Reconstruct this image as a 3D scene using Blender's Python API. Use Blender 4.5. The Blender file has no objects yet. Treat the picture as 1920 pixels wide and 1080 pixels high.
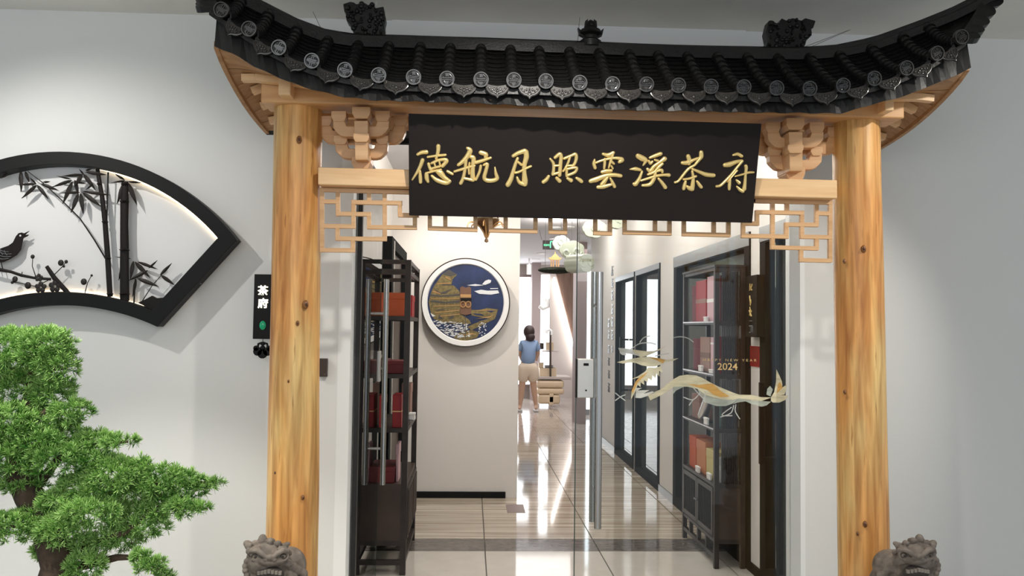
import bpy, bmesh, math, random
from mathutils import Vector, Matrix, noise
from mathutils.geometry import tessellate_polygon
random.seed(7)
R = random.random
def U(a, b): return a + (b - a) * random.random()
S = bpy.context.scene
C = S.collection
V = Vector
# ------------------------------------------------------------------ camera
F = 1600.0
CAM = V((0, 0, 1.5))
ROLL = 0.0135
cy = V((884 - 960, 540 - 615, -F)).normalized()
cz = V((ROLL, 1, 0)); cz.z = -(cy.x * cz.x + cy.y * cz.y) / cy.z; cz.normalize()
cx = cy.cross(cz)
W2C = Matrix((cx, cy, cz)).transposed()
C2W = W2C.transposed()
cd = bpy.data.cameras.new('camera'); cam = bpy.data.objects.new('camera', cd); C.objects.link(cam)
cd.sensor_width = 36; cd.lens = F / 1920 * 36; cd.clip_start = .05; cd.clip_end = 100
cam.matrix_world = Matrix.Translation(CAM) @ C2W.to_4x4()
S.camera = cam
# ------------------------------------------------------------------ light, exposure
S.view_settings.view_transform = 'Standard'; S.view_settings.look = 'None'
S.view_settings.gamma = 1; S.view_settings.use_curve_mapping = False
S.view_settings.exposure = 0.2
w = bpy.data.worlds.new('world'); S.world = w; w.use_nodes = True
bg = w.node_tree.nodes['Background']; bg.inputs[0].default_value = (.80, .90, 1, 1); bg.inputs[1].default_value = .55
def spot(loc, tgt, power, ang=60, blend=.4, col=(1, .94, .85), size=.04):
    l = bpy.data.lights.new('downlight', 'SPOT'); l.energy = power; l.spot_size = math.radians(ang); l.spot_blend = blend
    l.color = col; l.shadow_soft_size = size
    o = bpy.data.objects.new('downlight', l); C.objects.link(o); o.location = loc
    o.rotation_euler = (V(tgt) - V(loc)).to_track_quat('-Z', 'Y').to_euler()
def area(loc, tgt, power, sx, sy, col=(1, .95, .88)):
    l = bpy.data.lights.new('unseen_area_light', 'AREA'); l.energy = power; l.shape = 'RECTANGLE'; l.size = sx; l.size_y = sy; l.color = col
    o = bpy.data.objects.new('unseen_area_light', l); C.objects.link(o); o.location = loc
    o.rotation_euler = (V(tgt) - V(loc)).to_track_quat('-Z', 'Y').to_euler()
# lobby spots in front of the gate
spot((-2.15, 2.85, 2.86), (-1.62, 3.88, 1.35), 46, 95, .9, (1, .97, .92), .025)
spot((-1.75, 1.75, 2.86), (-1.5, 2.75, 1.0), 150, 48, .5, (1, .98, .90), .03)
spot((.25, 2.05, 2.86), (.25, 3.5, 1.0), 70, 95, .8, (1, .95, .88), .03)
spot((2.45, 2.25, 2.86), (1.62, 3.2, 1.7), 80, 55, .7, (1, .95, .86), .03)
area((-.6, -1.2, 2.8), (.0, 3.5, 1.0), 50, 4, 1.6, (.97, .98, 1))  # soft fill added behind the camera to even the lobby, no fixture
def fill_point(loc, power, col=(1, .95, .88), r=.05):  # unseen point hung in mid-air as fill, without a fixture
    l = bpy.data.lights.new('lamp', 'POINT'); l.energy = power; l.color = col; l.shadow_soft_size = r
    o = bpy.data.objects.new('lamp', l); C.objects.link(o); o.location = loc
# corridor and rooms: unseen fill points and area lights, one art spot
for q in ((.35, 4.75), (.2, 6.2), (1.05, 6.9), (1.0, 8.9), (1.1, 10.8)): fill_point((q[0], q[1], 2.72), 16)
spot((-.48, 6.72, 2.86), (-.02, 7.64, 1.6), 46, 80, .9, (1, .94, .85), .02)
fill_point((1.2, 4.8, 2.72), 12)  # unseen point added to brighten the right side of the corridor
area((1.6, 15.5, 2.86), (1.6, 15.6, 0), 95, 2.5, 5, (1, .97, .95))
area((2.9, 10.5, 2.7), (2.9, 10.5, 0), 40, 1, 3, (.9, .96, 1))
area((2.9, 6, 2.7), (2.9, 6, 0), 60, 1, 2, (1, .93, .82))  # unseen area light, raised to brighten the side room
# ------------------------------------------------------------------ pixel rays
def ray(px, py): return C2W @ V(((px - 960) / F, (540 - py) / F, -1))
def P(px, py, Y): d = ray(px, py); return CAM + d * (Y / d.y)
def PX(px, py, X): d = ray(px, py); return CAM + d * (X / d.x)
def PZ(px, py, Z=0): d = ray(px, py); return CAM + d * ((Z - CAM.z) / d.z)
def PP(px, py, o, n): d = ray(px, py); return CAM + d * ((o - CAM).dot(n) / d.dot(n))
# ------------------------------------------------------------------ materials
def lk(nt, a, b): nt.links.new(a, b)
def mat(name, col, rough=.5, metal=0, spec=.5, emit=0, bump=0, bscale=60, var=0, vscale=5, coat=0):
    m = bpy.data.materials.new(name); m.use_nodes = True; nt = m.node_tree; b = nt.nodes['Principled BSDF']
    b.inputs['Base Color'].default_value = (*col, 1); b.inputs['Roughness'].default_value = rough
    b.inputs['Metallic'].default_value = metal; b.inputs['Specular IOR Level'].default_value = spec
    if coat: b.inputs['Coat Weight'].default_value = coat; b.inputs['Coat Roughness'].default_value = .05
    if emit: b.inputs['Emission Color'].default_value = (*col, 1); b.inputs['Emission Strength'].default_value = emit
    tc = nt.nodes.new('ShaderNodeTexCoord')
    if bump:
        n = nt.nodes.new('ShaderNodeTexNoise'); n.inputs['Scale'].default_value = bscale; n.inputs['Detail'].default_value = 4
        lk(nt, tc.outputs['Object'], n.inputs['Vector'])
        bp = nt.nodes.new('ShaderNodeBump'); bp.inputs['Strength'].default_value = bump; bp.inputs['Distance'].default_value = .004
        lk(nt, n.outputs[0], bp.inputs['Height']); lk(nt, bp.outputs[0], b.inputs['Normal'])
    if var:
        n = nt.nodes.new('ShaderNodeTexNoise'); n.inputs['Scale'].default_value = vscale; n.inputs['Detail'].default_value = 5
        lk(nt, tc.outputs['Object'], n.inputs['Vector'])
        r = nt.nodes.new('ShaderNodeValToRGB')
        r.color_ramp.elements[0].position = .35; r.color_ramp.elements[1].position = .68
        r.color_ramp.elements[0].color = (*[c * (1 - var) for c in col], 1); r.color_ramp.elements[1].color = (*[min(1, c * (1 + var)) for c in col], 1)
        lk(nt, n.outputs[0], r.inputs[0]); lk(nt, r.outputs[0], b.inputs['Base Color'])
    return m
def wood(name, ca, cb, axis=2, stretch=14, scale=3.0, rough=.5, knots=False, coat=0):
    m = bpy.data.materials.new(name); m.use_nodes = True; nt = m.node_tree; b = nt.nodes['Principled BSDF']
    b.inputs['Roughness'].default_value = rough; b.inputs['Coat Weight'].default_value = coat; b.inputs['Coat Roughness'].default_value = .2
    tc = nt.nodes.new('ShaderNodeTexCoord'); mp = nt.nodes.new('ShaderNodeMapping')
    sc = [stretch] * 3; sc[axis] = 1; mp.inputs['Scale'].default_value = sc
    lk(nt, tc.outputs['Object'], mp.inputs['Vector'])
    n = nt.nodes.new('ShaderNodeTexNoise'); n.inputs['Scale'].default_value = scale; n.inputs['Detail'].default_value = 7; n.inputs['Distortion'].default_value = .6
    lk(nt, mp.outputs[0], n.inputs['Vector'])
    r = nt.nodes.new('ShaderNodeValToRGB'); r.color_ramp.elements[0].position = .3; r.color_ramp.elements[1].position = .7
    r.color_ramp.elements[0].color = (*ca, 1); r.color_ramp.elements[1].color = (*cb, 1)
    lk(nt, n.outputs[0], r.inputs[0]); out = r.outputs[0]
    if knots:
        n2 = nt.nodes.new('ShaderNodeTexNoise'); n2.inputs['Scale'].default_value = 3.2; n2.inputs['Detail'].default_value = 3
        mp3 = nt.nodes.new('ShaderNodeMapping'); mp3.inputs['Scale'].default_value = (2.2, 2.2, .55); lk(nt, tc.outputs['Object'], mp3.inputs['Vector'])
        lk(nt, mp3.outputs[0], n2.inputs['Vector'])
        r3 = nt.nodes.new('ShaderNodeValToRGB'); r3.color_ramp.elements[0].position = .42; r3.color_ramp.elements[1].position = .62
        r3.color_ramp.elements[0].color = (1.0, .62, .36, 1); r3.color_ramp.elements[1].color = (1.05, 1.0, .92, 1)
        lk(nt, n2.outputs[0], r3.inputs[0])
        mm = nt.nodes.new('ShaderNodeMix'); mm.data_type = 'RGBA'; mm.blend_type = 'MULTIPLY'; mm.inputs[0].default_value = .8
        lk(nt, out, mm.inputs[6]); lk(nt, r3.outputs[0], mm.inputs[7]); out = mm.outputs[2]
        mp2 = nt.nodes.new('ShaderNodeMapping'); mp2.inputs['Scale'].default_value = (26, 26, 3.0); lk(nt, tc.outputs['Object'], mp2.inputs['Vector'])
        n4 = nt.nodes.new('ShaderNodeTexNoise'); n4.inputs['Scale'].default_value = 1.5; n4.inputs['Detail'].default_value = 3; lk(nt, mp2.outputs[0], n4.inputs['Vector'])
        r2 = nt.nodes.new('ShaderNodeValToRGB'); r2.color_ramp.elements[0].position = .66; r2.color_ramp.elements[1].position = .76
        r2.color_ramp.elements[0].color = (1, 1, 1, 1); r2.color_ramp.elements[1].color = (.42, .25, .12, 1)
        lk(nt, n4.outputs[0], r2.inputs[0])
        mx = nt.nodes.new('ShaderNodeMix'); mx.data_type = 'RGBA'; mx.blend_type = 'MULTIPLY'; mx.inputs[0].default_value = .9
        lk(nt, out, mx.inputs[6]); lk(nt, r2.outputs[0], mx.inputs[7]); out = mx.outputs[2]
    lk(nt, out, b.inputs['Base Color'])
    bp = nt.nodes.new('ShaderNodeBump'); bp.inputs['Strength'].default_value = .25; bp.inputs['Distance'].default_value = .003
    lk(nt, n.outputs[0], bp.inputs['Height']); lk(nt, bp.outputs[0], b.inputs['Normal'])
    return m
def glass(name, tint=(.93, .97, .95), ior=1.5, haze=0, hcol=(.5, .55, .52)):
    m = bpy.data.materials.new(name); m.use_nodes = True; nt = m.node_tree; nt.nodes.remove(nt.nodes['Principled BSDF'])
    o = nt.nodes['Material Output']; t = nt.nodes.new('ShaderNodeBsdfTransparent'); t.inputs[0].default_value = (*tint, 1)
    g = nt.nodes.new('ShaderNodeBsdfGlossy'); g.inputs['Roughness'].default_value = .005
    f = nt.nodes.new('ShaderNodeFresnel'); f.inputs[0].default_value = ior
    x = nt.nodes.new('ShaderNodeMixShader'); lk(nt, f.outputs[0], x.inputs[0]); lk(nt, t.outputs[0], x.inputs[1]); lk(nt, g.outputs[0], x.inputs[2])
    out = x.outputs[0]
    if haze:
        d = nt.nodes.new('ShaderNodeBsdfDiffuse'); d.inputs[0].default_value = (*hcol, 1)
        y = nt.nodes.new('ShaderNodeMixShader'); y.inputs[0].default_value = haze; lk(nt, out, y.inputs[1]); lk(nt, d.outputs[0], y.inputs[2]); out = y.outputs[0]
    lk(nt, out, o.inputs[0]); return m
def film(name, col, alpha):
    m = bpy.data.materials.new(name); m.use_nodes = True; nt = m.node_tree; b = nt.nodes['Principled BSDF']
    b.inputs['Base Color'].default_value = (*col, 1); b.inputs['Roughness'].default_value = .6; b.inputs['Alpha'].default_value = alpha
    n = nt.nodes.new('ShaderNodeTexNoise'); n.inputs['Scale'].default_value = 9; n.inputs['Detail'].default_value = 3
    mp = nt.nodes.new('ShaderNodeMapping'); mp.inputs['Scale'].default_value = (1, 1, 5); tc = nt.nodes.new('ShaderNodeTexCoord')
    lk(nt, tc.outputs['Object'], mp.inputs[0]); lk(nt, mp.outputs[0], n.inputs['Vector'])
    r = nt.nodes.new('ShaderNodeMapRange'); r.inputs[1].default_value = .3; r.inputs[2].default_value = .7; r.inputs[3].default_value = alpha * .7; r.inputs[4].default_value = min(1, alpha * 1.25)
    lk(nt, n.outputs[0], r.inputs[0]); lk(nt, r.outputs[0], b.inputs['Alpha'])
    return m
def floor_mat(name, ca, cb, stretch, rough=.1, scale=2.0, kind='noise'):
    m = bpy.data.materials.new(name); m.use_nodes = True; nt = m.node_tree; b = nt.nodes['Principled BSDF']
    b.inputs['Roughness'].default_value = rough; b.inputs['Specular IOR Level'].default_value = .4
    tc = nt.nodes.new('ShaderNodeTexCoord'); mp = nt.nodes.new('ShaderNodeMapping'); mp.inputs['Scale'].default_value = stretch
    g = nt.nodes.new('ShaderNodeNewGeometry'); lk(nt, g.outputs['Position'], mp.inputs[0])
    if kind == 'noise':
        n = nt.nodes.new('ShaderNodeTexNoise'); n.inputs['Scale'].default_value = scale; n.inputs['Detail'].default_value = 6; n.inputs['Distortion'].default_value = .4
        o = n.outputs[0]
    else:
        n = nt.nodes.new('ShaderNodeTexBrick'); n.inputs['Scale'].default_value = scale; n.inputs['Mortar Size'].default_value = .03
        n.inputs['Color1'].default_value = (*ca, 1); n.inputs['Color2'].default_value = (*cb, 1); n.inputs['Mortar'].default_value = (.62, .57, .52, 1)
        o = None
    lk(nt, mp.outputs[0], n.inputs['Vector'])
    if o:
        r = nt.nodes.new('ShaderNodeValToRGB'); r.color_ramp.elements[0].position = .32; r.color_ramp.elements[1].position = .66
        r.color_ramp.elements[0].color = (*ca, 1); r.color_ramp.elements[1].color = (*cb, 1)
        lk(nt, o, r.inputs[0]); lk(nt, r.outputs[0], b.inputs[0])
    else: lk(nt, n.outputs['Color'], b.inputs[0])
    return m
M = dict(
    wall=mat('white_paint', (.80, .80, .78), .85, spec=.2, bump=.08, bscale=180),
    wallr=mat('grey_white_paint', (.66, .69, .70), .85, spec=.2, bump=.08, bscale=180),
    wallin=mat('warm_white_paint', (.82, .79, .75), .8, spec=.2),
    ceil=mat('ceiling_paint', (.80, .79, .75), .9, spec=.1, var=.06, vscale=2),
    ceilin=mat('corridor_ceiling_paint', (.66, .64, .66), .8),
    lining=mat('white_lining', (.9, .92, .91), .35),
    log=wood('peeled_log', (.42, .22, .06), (.90, .64, .27), 2, 15, 2.4, .42, True, .12),
    pine=wood('light_pine', (.72, .43, .20), (.86, .58, .31), 0, 12, 3, .45, False, .15),
    pine2=wood('orange_pine', (.60, .31, .12), (.74, .43, .19), 0, 12, 3, .45, False, .1),
    latw=wood('honey_pine', (.54, .30, .13), (.70, .43, .22), 0, 12, 3, .45),
    brk=wood('bracket_pine', (.60, .33, .15), (.74, .46, .24), 0, 12, 3, .45),
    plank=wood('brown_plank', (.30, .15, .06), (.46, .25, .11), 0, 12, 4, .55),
    tile=mat('charcoal_glazed_clay', (.010, .009, .0085), .36, spec=.35, bump=.2, bscale=120, var=.35, vscale=20),
    disc=mat('charcoal_clay_relief', (.030, .026, .023), .30, spec=.6, var=.3, vscale=30, coat=.5),  # lightened beyond the tile clay to carry the sheen of the rims
    membrane=mat('black_membrane', (.016, .015, .015), .45, bump=.3, bscale=40),
    sign=mat('black_brown_lacquer', (.013, .009, .008), .6, spec=.2, bump=.05, bscale=300),
    gold=mat('gilt', (.90, .68, .28), .3, metal=.55),
    goldp=mat('gold_print', (.85, .62, .28), .4, metal=.3),
    black=mat('satin_black', (.008, .008, .008), .5, spec=.2),
    blackf=mat('black_powder_coat', (.010, .011, .012), .75, spec=.08),
    art=mat('black_cut_metal', (.014, .010, .009), .5, spec=.2),
    art2=mat('dark_bronze_leaf', (.018, .012, .009), .45, metal=.1),
    back=mat('fan_backing', (.84, .83, .82), .8),
    led=mat('led_warm', (1, .80, .52), .5, emit=5),
    ledw=mat('led_white', (1, .97, .92), .5, emit=9),
    steel=mat('brushed_steel', (.62, .61, .59), .22, metal=1),
    steeld=mat('dark_steel', (.30, .30, .31), .3, metal=1),
    lock=mat('champagne_metal', (.72, .69, .64), .35, metal=.8),
    cab=mat('dark_brown_wood', (.030, .021, .017), .42, var=.25, vscale=12),
    cabp=mat('brown_panel', (.060, .038, .029), .45, var=.15, vscale=10),
    glass=glass('door_glass', (.985, .995, .99), 1.45), glass2=glass('partition_glass', (.80, .87, .85), 1.5, .10, (.42, .48, .46)),
    glass3=glass('shelf_glass', (.85, .93, .9), 1.5, .08, (.7, .8, .78)),
    glasse=mat('glass_edge', (.03, .06, .05), .2),
    gasket=mat('black_gasket', (.01, .01, .01), .5),
    orange=mat('orange_carton', (.55, .10, .025), .5), red=mat('red_carton', (.34, .015, .02), .45),
    dred=mat('dark_red_carton', (.16, .012, .018), .5), pink=mat('pink_carton', (.62, .40, .44), .5), brownbox=mat('brown_carton', (.30, .17, .13), .5),
    orange2=mat('amber_carton', (.55, .20, .07), .5), yellow=mat('straw_carton', (.60, .52, .22), .5), whitebox=mat('pale_carton', (.66, .66, .62), .5),
    teal=mat('dark_teal_carton', (.03, .13, .11), .5), card=mat('white_card', (.85, .85, .83), .6), silver=mat('silver_tin', (.85, .86, .88), .25, metal=.9),
    stone=mat('grey_brown_stone', (.20, .165, .135), .75, bump=.9, bscale=45, var=.35, vscale=26), stone_shade=mat('shaded_stone', (.05, .04, .033), .8, bump=.6, bscale=40), tooth=mat('pale_stone', (.28, .24, .20), .7),  # second stone is a darkened copy: shade of carved mouth and pupils as colour
    bark=mat('bonsai_bark', (.085, .055, .035), .85, bump=1, bscale=50, var=.4, vscale=20),
    pot=mat('brown_glazed_pot', (.07, .04, .03), .3),
    jade=mat('green_jade', (.01, .33, .15), .15, emit=.12),
    letter=mat('lit_letter', (1, .98, .82), .5, emit=1.6),
    cream=film('cream_decal', (.86, .80, .56), .80), veil=film('pale_green_decal', (.70, .76, .66), .42), amber=film('amber_decal', (.92, .55, .16), .75), pale=film('white_decal', (.85, .85, .78), .75), hair=film('hairline_decal', (.8, .82, .78), .5),
    navy=mat('navy_print', (.013, .028, .095), .6, var=.3, vscale=9), ochre=mat('ochre_print', (.19, .145, .055), .55, var=.35, vscale=40), slate=mat('slate_print', (.07, .065, .06), .6), foam=mat('white_print', (.72, .74, .76), .6), latch=mat('brown_leather', (.17, .085, .05), .5), brass=mat('brass', (.72, .42, .18), .3, metal=.8),
    bronze=mat('bronze', (.20, .12, .06), .35, metal=.7), cloud=mat('pale_green_resin', (.56, .61, .50), .45), moss=mat('dark_moss', (.012, .018, .008), .8, bump=1, bscale=60, var=.5, vscale=30), paglow=mat('amber_lantern', (.85, .48, .20), .5, emit=.35),
    panelb=wood('far_brown_wood', (.12, .065, .045), (.19, .11, .08), 2, 10, 3, .5), stucco=mat('taupe_stucco', (.50, .44, .41), .8), pillar=mat('grey_brown_pillar', (.30, .23, .22), .6), winw=mat('bright_white_glow', (.93, .97, 1), .5, emit=3.6), winb=mat('bright_blue_window', (.80, .92, 1), .5, emit=2.6),
    counter=mat('pale_oak', (.70, .55, .38), .5), white=mat('white_gloss', (.88, .88, .87), .3), grout=mat('dark_joint', (.20, .18, .16), .6),
    skin=mat('skin', (.60, .38, .27), .55), hairm=mat('dark_brown_hair', (.035, .018, .015), .45), shirt=mat('blue_cotton', (.24, .34, .52), .8), shorts=mat('khaki_cotton', (.72, .60, .47), .85), shoe=mat('grey_sandal', (.55, .53, .52), .6),
    exitb=mat('exit_case', (.03, .015, .015), .5), exitg=mat('exit_green', (.15, .9, .45), .5, emit=1.0),
    switch=mat('brown_plastic', (.055, .04, .034), .35), desk=mat('dark_office', (.05, .055, .06), .5), greypan=mat('grey_panel', (.25, .27, .28), .6, var=.25, vscale=30),
    mwood=floor_mat('wood_grain_marble', (.33, .25, .18), (.76, .68, .56), (.35, 9, 1), .07, 2.2), beige=floor_mat('beige_tile', (.66, .62, .55), (.72, .68, .61), (3, 3, 3), .06, 2), strip=floor_mat('dark_emperador_strip', (.10, .085, .075), (.20, .175, .155), (5, 14, 5), .06, 2), mosaic=floor_mat('mosaic_floor', (.36, .29, .25), (.50, .43, .38), (3, 3, 3), .1, 2.2, 'brick'),
)
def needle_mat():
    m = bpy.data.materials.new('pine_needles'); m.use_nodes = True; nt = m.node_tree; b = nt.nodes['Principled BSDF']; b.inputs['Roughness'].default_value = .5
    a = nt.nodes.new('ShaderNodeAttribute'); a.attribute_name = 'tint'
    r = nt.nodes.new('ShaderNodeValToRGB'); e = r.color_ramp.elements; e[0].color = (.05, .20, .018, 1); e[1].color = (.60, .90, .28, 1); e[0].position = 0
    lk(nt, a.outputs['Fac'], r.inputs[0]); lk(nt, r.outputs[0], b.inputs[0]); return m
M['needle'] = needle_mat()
# ------------------------------------------------------------------ mesh helpers
class MB:
    def __init__(s): s.v = []; s.f = []
    def add(s, vs, fs):
        n = len(s.v); s.v += [V(x) for x in vs]; s.f += [[n + i for i in f] for f in fs]; return s
    def hexa(s, p): return s.add(p, [(0, 3, 2, 1), (4, 5, 6, 7), (0, 1, 5, 4), (1, 2, 6, 5), (2, 3, 7, 6), (3, 0, 4, 7)])
    def box(s, x0, x1, y0, y1, z0, z1): return s.hexa([(x0, y0, z0), (x1, y0, z0), (x1, y1, z0), (x0, y1, z0), (x0, y0, z1), (x1, y0, z1), (x1, y1, z1), (x0, y1, z1)])
    def bar(s, a, b, w, h, side=(0, 1, 0)):
        a, b = V(a), V(b); d = (b - a).normalized(); sd = V(side); u = d.cross(sd).normalized(); sd = u.cross(d).normalized()
        x, y = sd * (w / 2), u * (h / 2)
        return s.hexa([a - x - y, a + x - y, b + x - y, b - x - y, a - x + y, a + x + y, b + x + y, b - x + y])
    def tube(s, pts, rad, n=8, flat=1.0):
        pts = [V(p) for p in pts]; k = len(pts)
        if not hasattr(rad, '__len__'): rad = [rad] * k
        ref = V((0, 1, 0)); vs = []; fs = []
        for i, p in enumerate(pts):
            d = (pts[min(i + 1, k - 1)] - pts[max(i - 1, 0)]).normalized()
            a = d.cross(ref)
            if a.length < 1e-3: a = d.cross(V((1, 0, 0)))
            a.normalize(); c = a.cross(d)
            for j in range(n):
                t = 2 * math.pi * j / n; vs.append(p + a * math.cos(t) * rad[i] + c * math.sin(t) * rad[i] * flat)
        for i in range(k - 1):
            for j in range(n): fs.append((i * n + j, i * n + (j + 1) % n, (i + 1) * n + (j + 1) % n, (i + 1) * n + j))
        fs.append(tuple(range(n))[::-1]); fs.append(tuple((k - 1) * n + j for j in range(n)))
        return s.add(vs, fs)
    def lathe(s, prof, c, n=20, axis='z', cap=True):
        vs = []; fs = []; c = V(c); k = len(prof)
        for r, h in prof:
            for j in range(n):
                t = 2 * math.pi * j / n; x, y = r * math.cos(t), r * math.sin(t)
                vs.append(c + (V((x, y, h)) if axis == 'z' else V((x, h, y)) if axis == 'y' else V((h, x, y))))
        for i in range(k - 1):
            for j in range(n): fs.append((i * n + j, i * n + (j + 1) % n, (i + 1) * n + (j + 1) % n, (i + 1) * n + j))
        if cap: fs.append(tuple(range(n))[::-1]); fs.append(tuple((k - 1) * n + j for j in range(n)))
        return s.add(vs, fs)
    def prism(s, poly, off):
        poly = [V(p) for p in poly]; n = len(poly); off = V(off)
        tri = tessellate_polygon([poly]); vs = poly + [p + off for p in poly]; fs = []
        for t in tri: fs.append(tuple(t)); fs.append(tuple(n + i for i in t)[::-1])
        for i in range(n): fs.append((i, (i + 1) % n, n + (i + 1) % n, n + i))
        return s.add(vs, fs)
    def ring(s, outer, inner, off):
        n = len(outer); off = V(off); vs = [V(p) for p in outer] + [V(p) for p in inner]; vs += [p + off for p in vs]; fs = []
        for i in range(n):
            j = (i + 1) % n
            fs += [(i, j, n + j, n + i), (2 * n + i, 3 * n + i, 3 * n + j, 2 * n + j), (i, 2 * n + i, 2 * n + j, j), (n + i, n + j, 3 * n + j, 3 * n + i)]
        return s.add(vs, fs)
    def ell(s, c, r, n=12, m=8, rot=None):
        c = V(c); vs = []; fs = []
        for i in range(1, m):
            p = math.pi * i / m
            for j in range(n):
                t = 2 * math.pi * j / n; q = V((r[0] * math.sin(p) * math.cos(t), r[1] * math.sin(p) * math.sin(t), r[2] * math.cos(p)))
                if rot: q = rot @ q
                vs.append(c + q)
        top = V((0, 0, r[2])); 
        if rot: top = rot @ top
        vs += [c + top, c - top]; a, b = len(vs) - 2, len(vs) - 1
        for i in range(m - 2):
            for j in range(n): fs.append((i * n + j, (i + 1) * n + j, (i + 1) * n + (j + 1) % n, i * n + (j + 1) % n))
        for j in range(n): fs.append((a, j, (j + 1) % n)); fs.append((b, (m - 2) * n + (j + 1) % n, (m - 2) * n + j))
        return s.add(vs, fs)
    def grid(s, rows, thick=None):
        a, b = len(rows), len(rows[0]); vs = [V(p) for r in rows for p in r]; fs = []
        for i in range(a - 1):
            for j in range(b - 1): fs.append((i * b + j, i * b + j + 1, (i + 1) * b + j + 1, (i + 1) * b + j))
        if thick:
            t = V(thick); n = len(vs); vs += [p + t for p in vs]; fs += [tuple(n + i for i in f)[::-1] for f in list(fs)]
            rim = [j for j in range(b)] + [i * b + b - 1 for i in range(1, a)] + [(a - 1) * b + j for j in range(b - 2, -1, -1)] + [i * b for i in range(a - 2, 0, -1)]
            for k in range(len(rim)): p, q = rim[k], rim[(k + 1) % len(rim)]; fs.append((p, n + p, n + q, q))
        return s.add(vs, fs)
    def stroke(s, pts, wid, h, nrm, n=6, sub=5):
        """rounded raised brush stroke; pts on a plane, wid full widths, nrm towards the reader"""
        pts = [V(p) for p in pts]; q = []; ww = []; k = len(pts)
        for i in range(k - 1):
            p0, p1, p2, p3 = pts[max(i - 1, 0)], pts[i], pts[i + 1], pts[min(i + 2, k - 1)]
            for j in range(sub):
                t = j / sub
                q.append(.5 * ((2 * p1) + (p2 - p0) * t + (2 * p0 - 5 * p1 + 4 * p2 - p3) * t * t + (3 * p1 - p0 - 3 * p2 + p3) * t ** 3)); ww.append(wid[i] * (1 - t) + wid[i + 1] * t)
        q.append(pts[-1]); ww.append(wid[-1])
        d0 = (q[0] - q[1]).normalized(); d1 = (q[-1] - q[-2]).normalized()
        q = [q[0] + d0 * ww[0] * .45, q[0] + d0 * ww[0] * .3] + q + [q[-1] + d1 * ww[-1] * .3, q[-1] + d1 * ww[-1] * .45]
        ww = [ww[0] * .25, ww[0] * .75] + ww + [ww[-1] * .75, ww[-1] * .25]
        nrm = V(nrm).normalized(); vs = []; fs = []; K = len(q)
        for i in range(K):
            d = (q[min(i + 1, K - 1)] - q[max(i - 1, 0)]).normalized(); sd = d.cross(nrm).normalized()
            hh = h * min(1, ww[i] / (max(ww) * .6 + 1e-9))
            for j in range(n + 1):
                a = math.pi * j / n; vs.append(q[i] + sd * math.cos(a) * ww[i] / 2 + nrm * math.sin(a) * hh)
        b = n + 1
        for i in range(K - 1):
            for j in range(n): fs.append((i * b + j, i * b + j + 1, (i + 1) * b + j + 1, (i + 1) * b + j))
            fs.append((i * b + n, i * b, (i + 1) * b, (i + 1) * b + n))
        fs.append(tuple(range(b))); fs.append(tuple((K - 1) * b + j for j in range(b))[::-1])
        return s.add(vs, fs)
WL = {}
def mesh_of(name, mb, m, c=None, smooth=False):
    if c is None:
        lo = [min(p[i] for p in mb.v) for i in range(3)]; hi = [max(p[i] for p in mb.v) for i in range(3)]
        c = V([(a + b) / 2 for a, b in zip(lo, hi)])
    me = bpy.data.meshes.new(name); me.from_pydata([tuple(p - c) for p in mb.v], [], mb.f)
    bm = bmesh.new(); bm.from_mesh(me); bmesh.ops.recalc_face_normals(bm, faces=bm.faces); bm.to_mesh(me); bm.free()
    for x in (m if isinstance(m, list) else [m]): me.materials.append(M[x] if isinstance(x, str) else x)
    if smooth:
        for p in me.polygons: p.use_smooth = True
        try: me.set_sharp_from_angle(angle=math.radians(50))
        except Exception: pass
    return me, c
def wl(o): return WL.get(o.name, V((0, 0, 0))) if o else V((0, 0, 0))
def mk(name, mb, m, parent=None, smooth=False, bev=0, kind=None, label=None, cat=None, group=None):
    me, c = mesh_of(name, mb, m, None, smooth)
    o = bpy.data.objects.new(name, me); C.objects.link(o)
    if parent: o.parent = parent; o.location = c - wl(parent)
    else: o.location = c
    WL[o.name] = c
    if bev:
        b = o.modifiers.new('bevel', 'BEVEL'); b.width = bev; b.segments = 2; b.limit_method = 'ANGLE'
    tag(o, label, cat, group, kind); return o
def tag(o, label=None, cat=None, group=None, kind=None):
    if label: o['label'] = label
    if cat: o['category'] = cat
    if group: o['group'] = group
    if kind: o['kind'] = kind
    return o
def T(name, label, cat, loc, group=None, kind=None):
    o = bpy.data.objects.new(name, None); C.objects.link(o); o.location = loc; o.empty_display_size = .1
    WL[o.name] = V(loc); return tag(o, label, cat, group, kind)
def inst(name, me, parent, mw):
    o = bpy.data.objects.new(name, me); C.objects.link(o); o.parent = parent
    o.matrix_local = Matrix.Translation(-wl(parent)) @ mw; return o
def struct(name, mb, m, parent=None, **k): return mk(name, mb, m, parent, kind=None if parent else 'structure', **k)
def frame(o, x, y, z):
    m = Matrix((V(x), V(y), V(z))).transposed().to_4x4(); m.translation = V(o); return m
def text_mesh(s, size, m, ext=.001, off=0):
    cu = bpy.data.curves.new('text', 'FONT'); cu.body = s; cu.size = size; cu.extrude = ext; cu.align_x = 'CENTER'; cu.align_y = 'CENTER'; cu.offset = off; cu.resolution_u = 3
    o = bpy.data.objects.new('text', cu); C.objects.link(o); bpy.context.view_layer.update()
    me = bpy.data.meshes.new_from_object(o.evaluated_get(bpy.context.evaluated_depsgraph_get()))
    bpy.data.objects.remove(o); me.materials.clear(); me.materials.append(M[m]); return me
def interp(tab, x):
    if x <= tab[0][0]: (a, b), (c, d) = tab[0], tab[1]
    elif x >= tab[-1][0]: (a, b), (c, d) = tab[-2], tab[-1]
    else:
        for i in range(len(tab) - 1):
            if tab[i][0] <= x <= tab[i + 1][0]: (a, b), (c, d) = tab[i], tab[i + 1]; break
    return b + (d - b) * (x - a) / (c - a)
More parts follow.
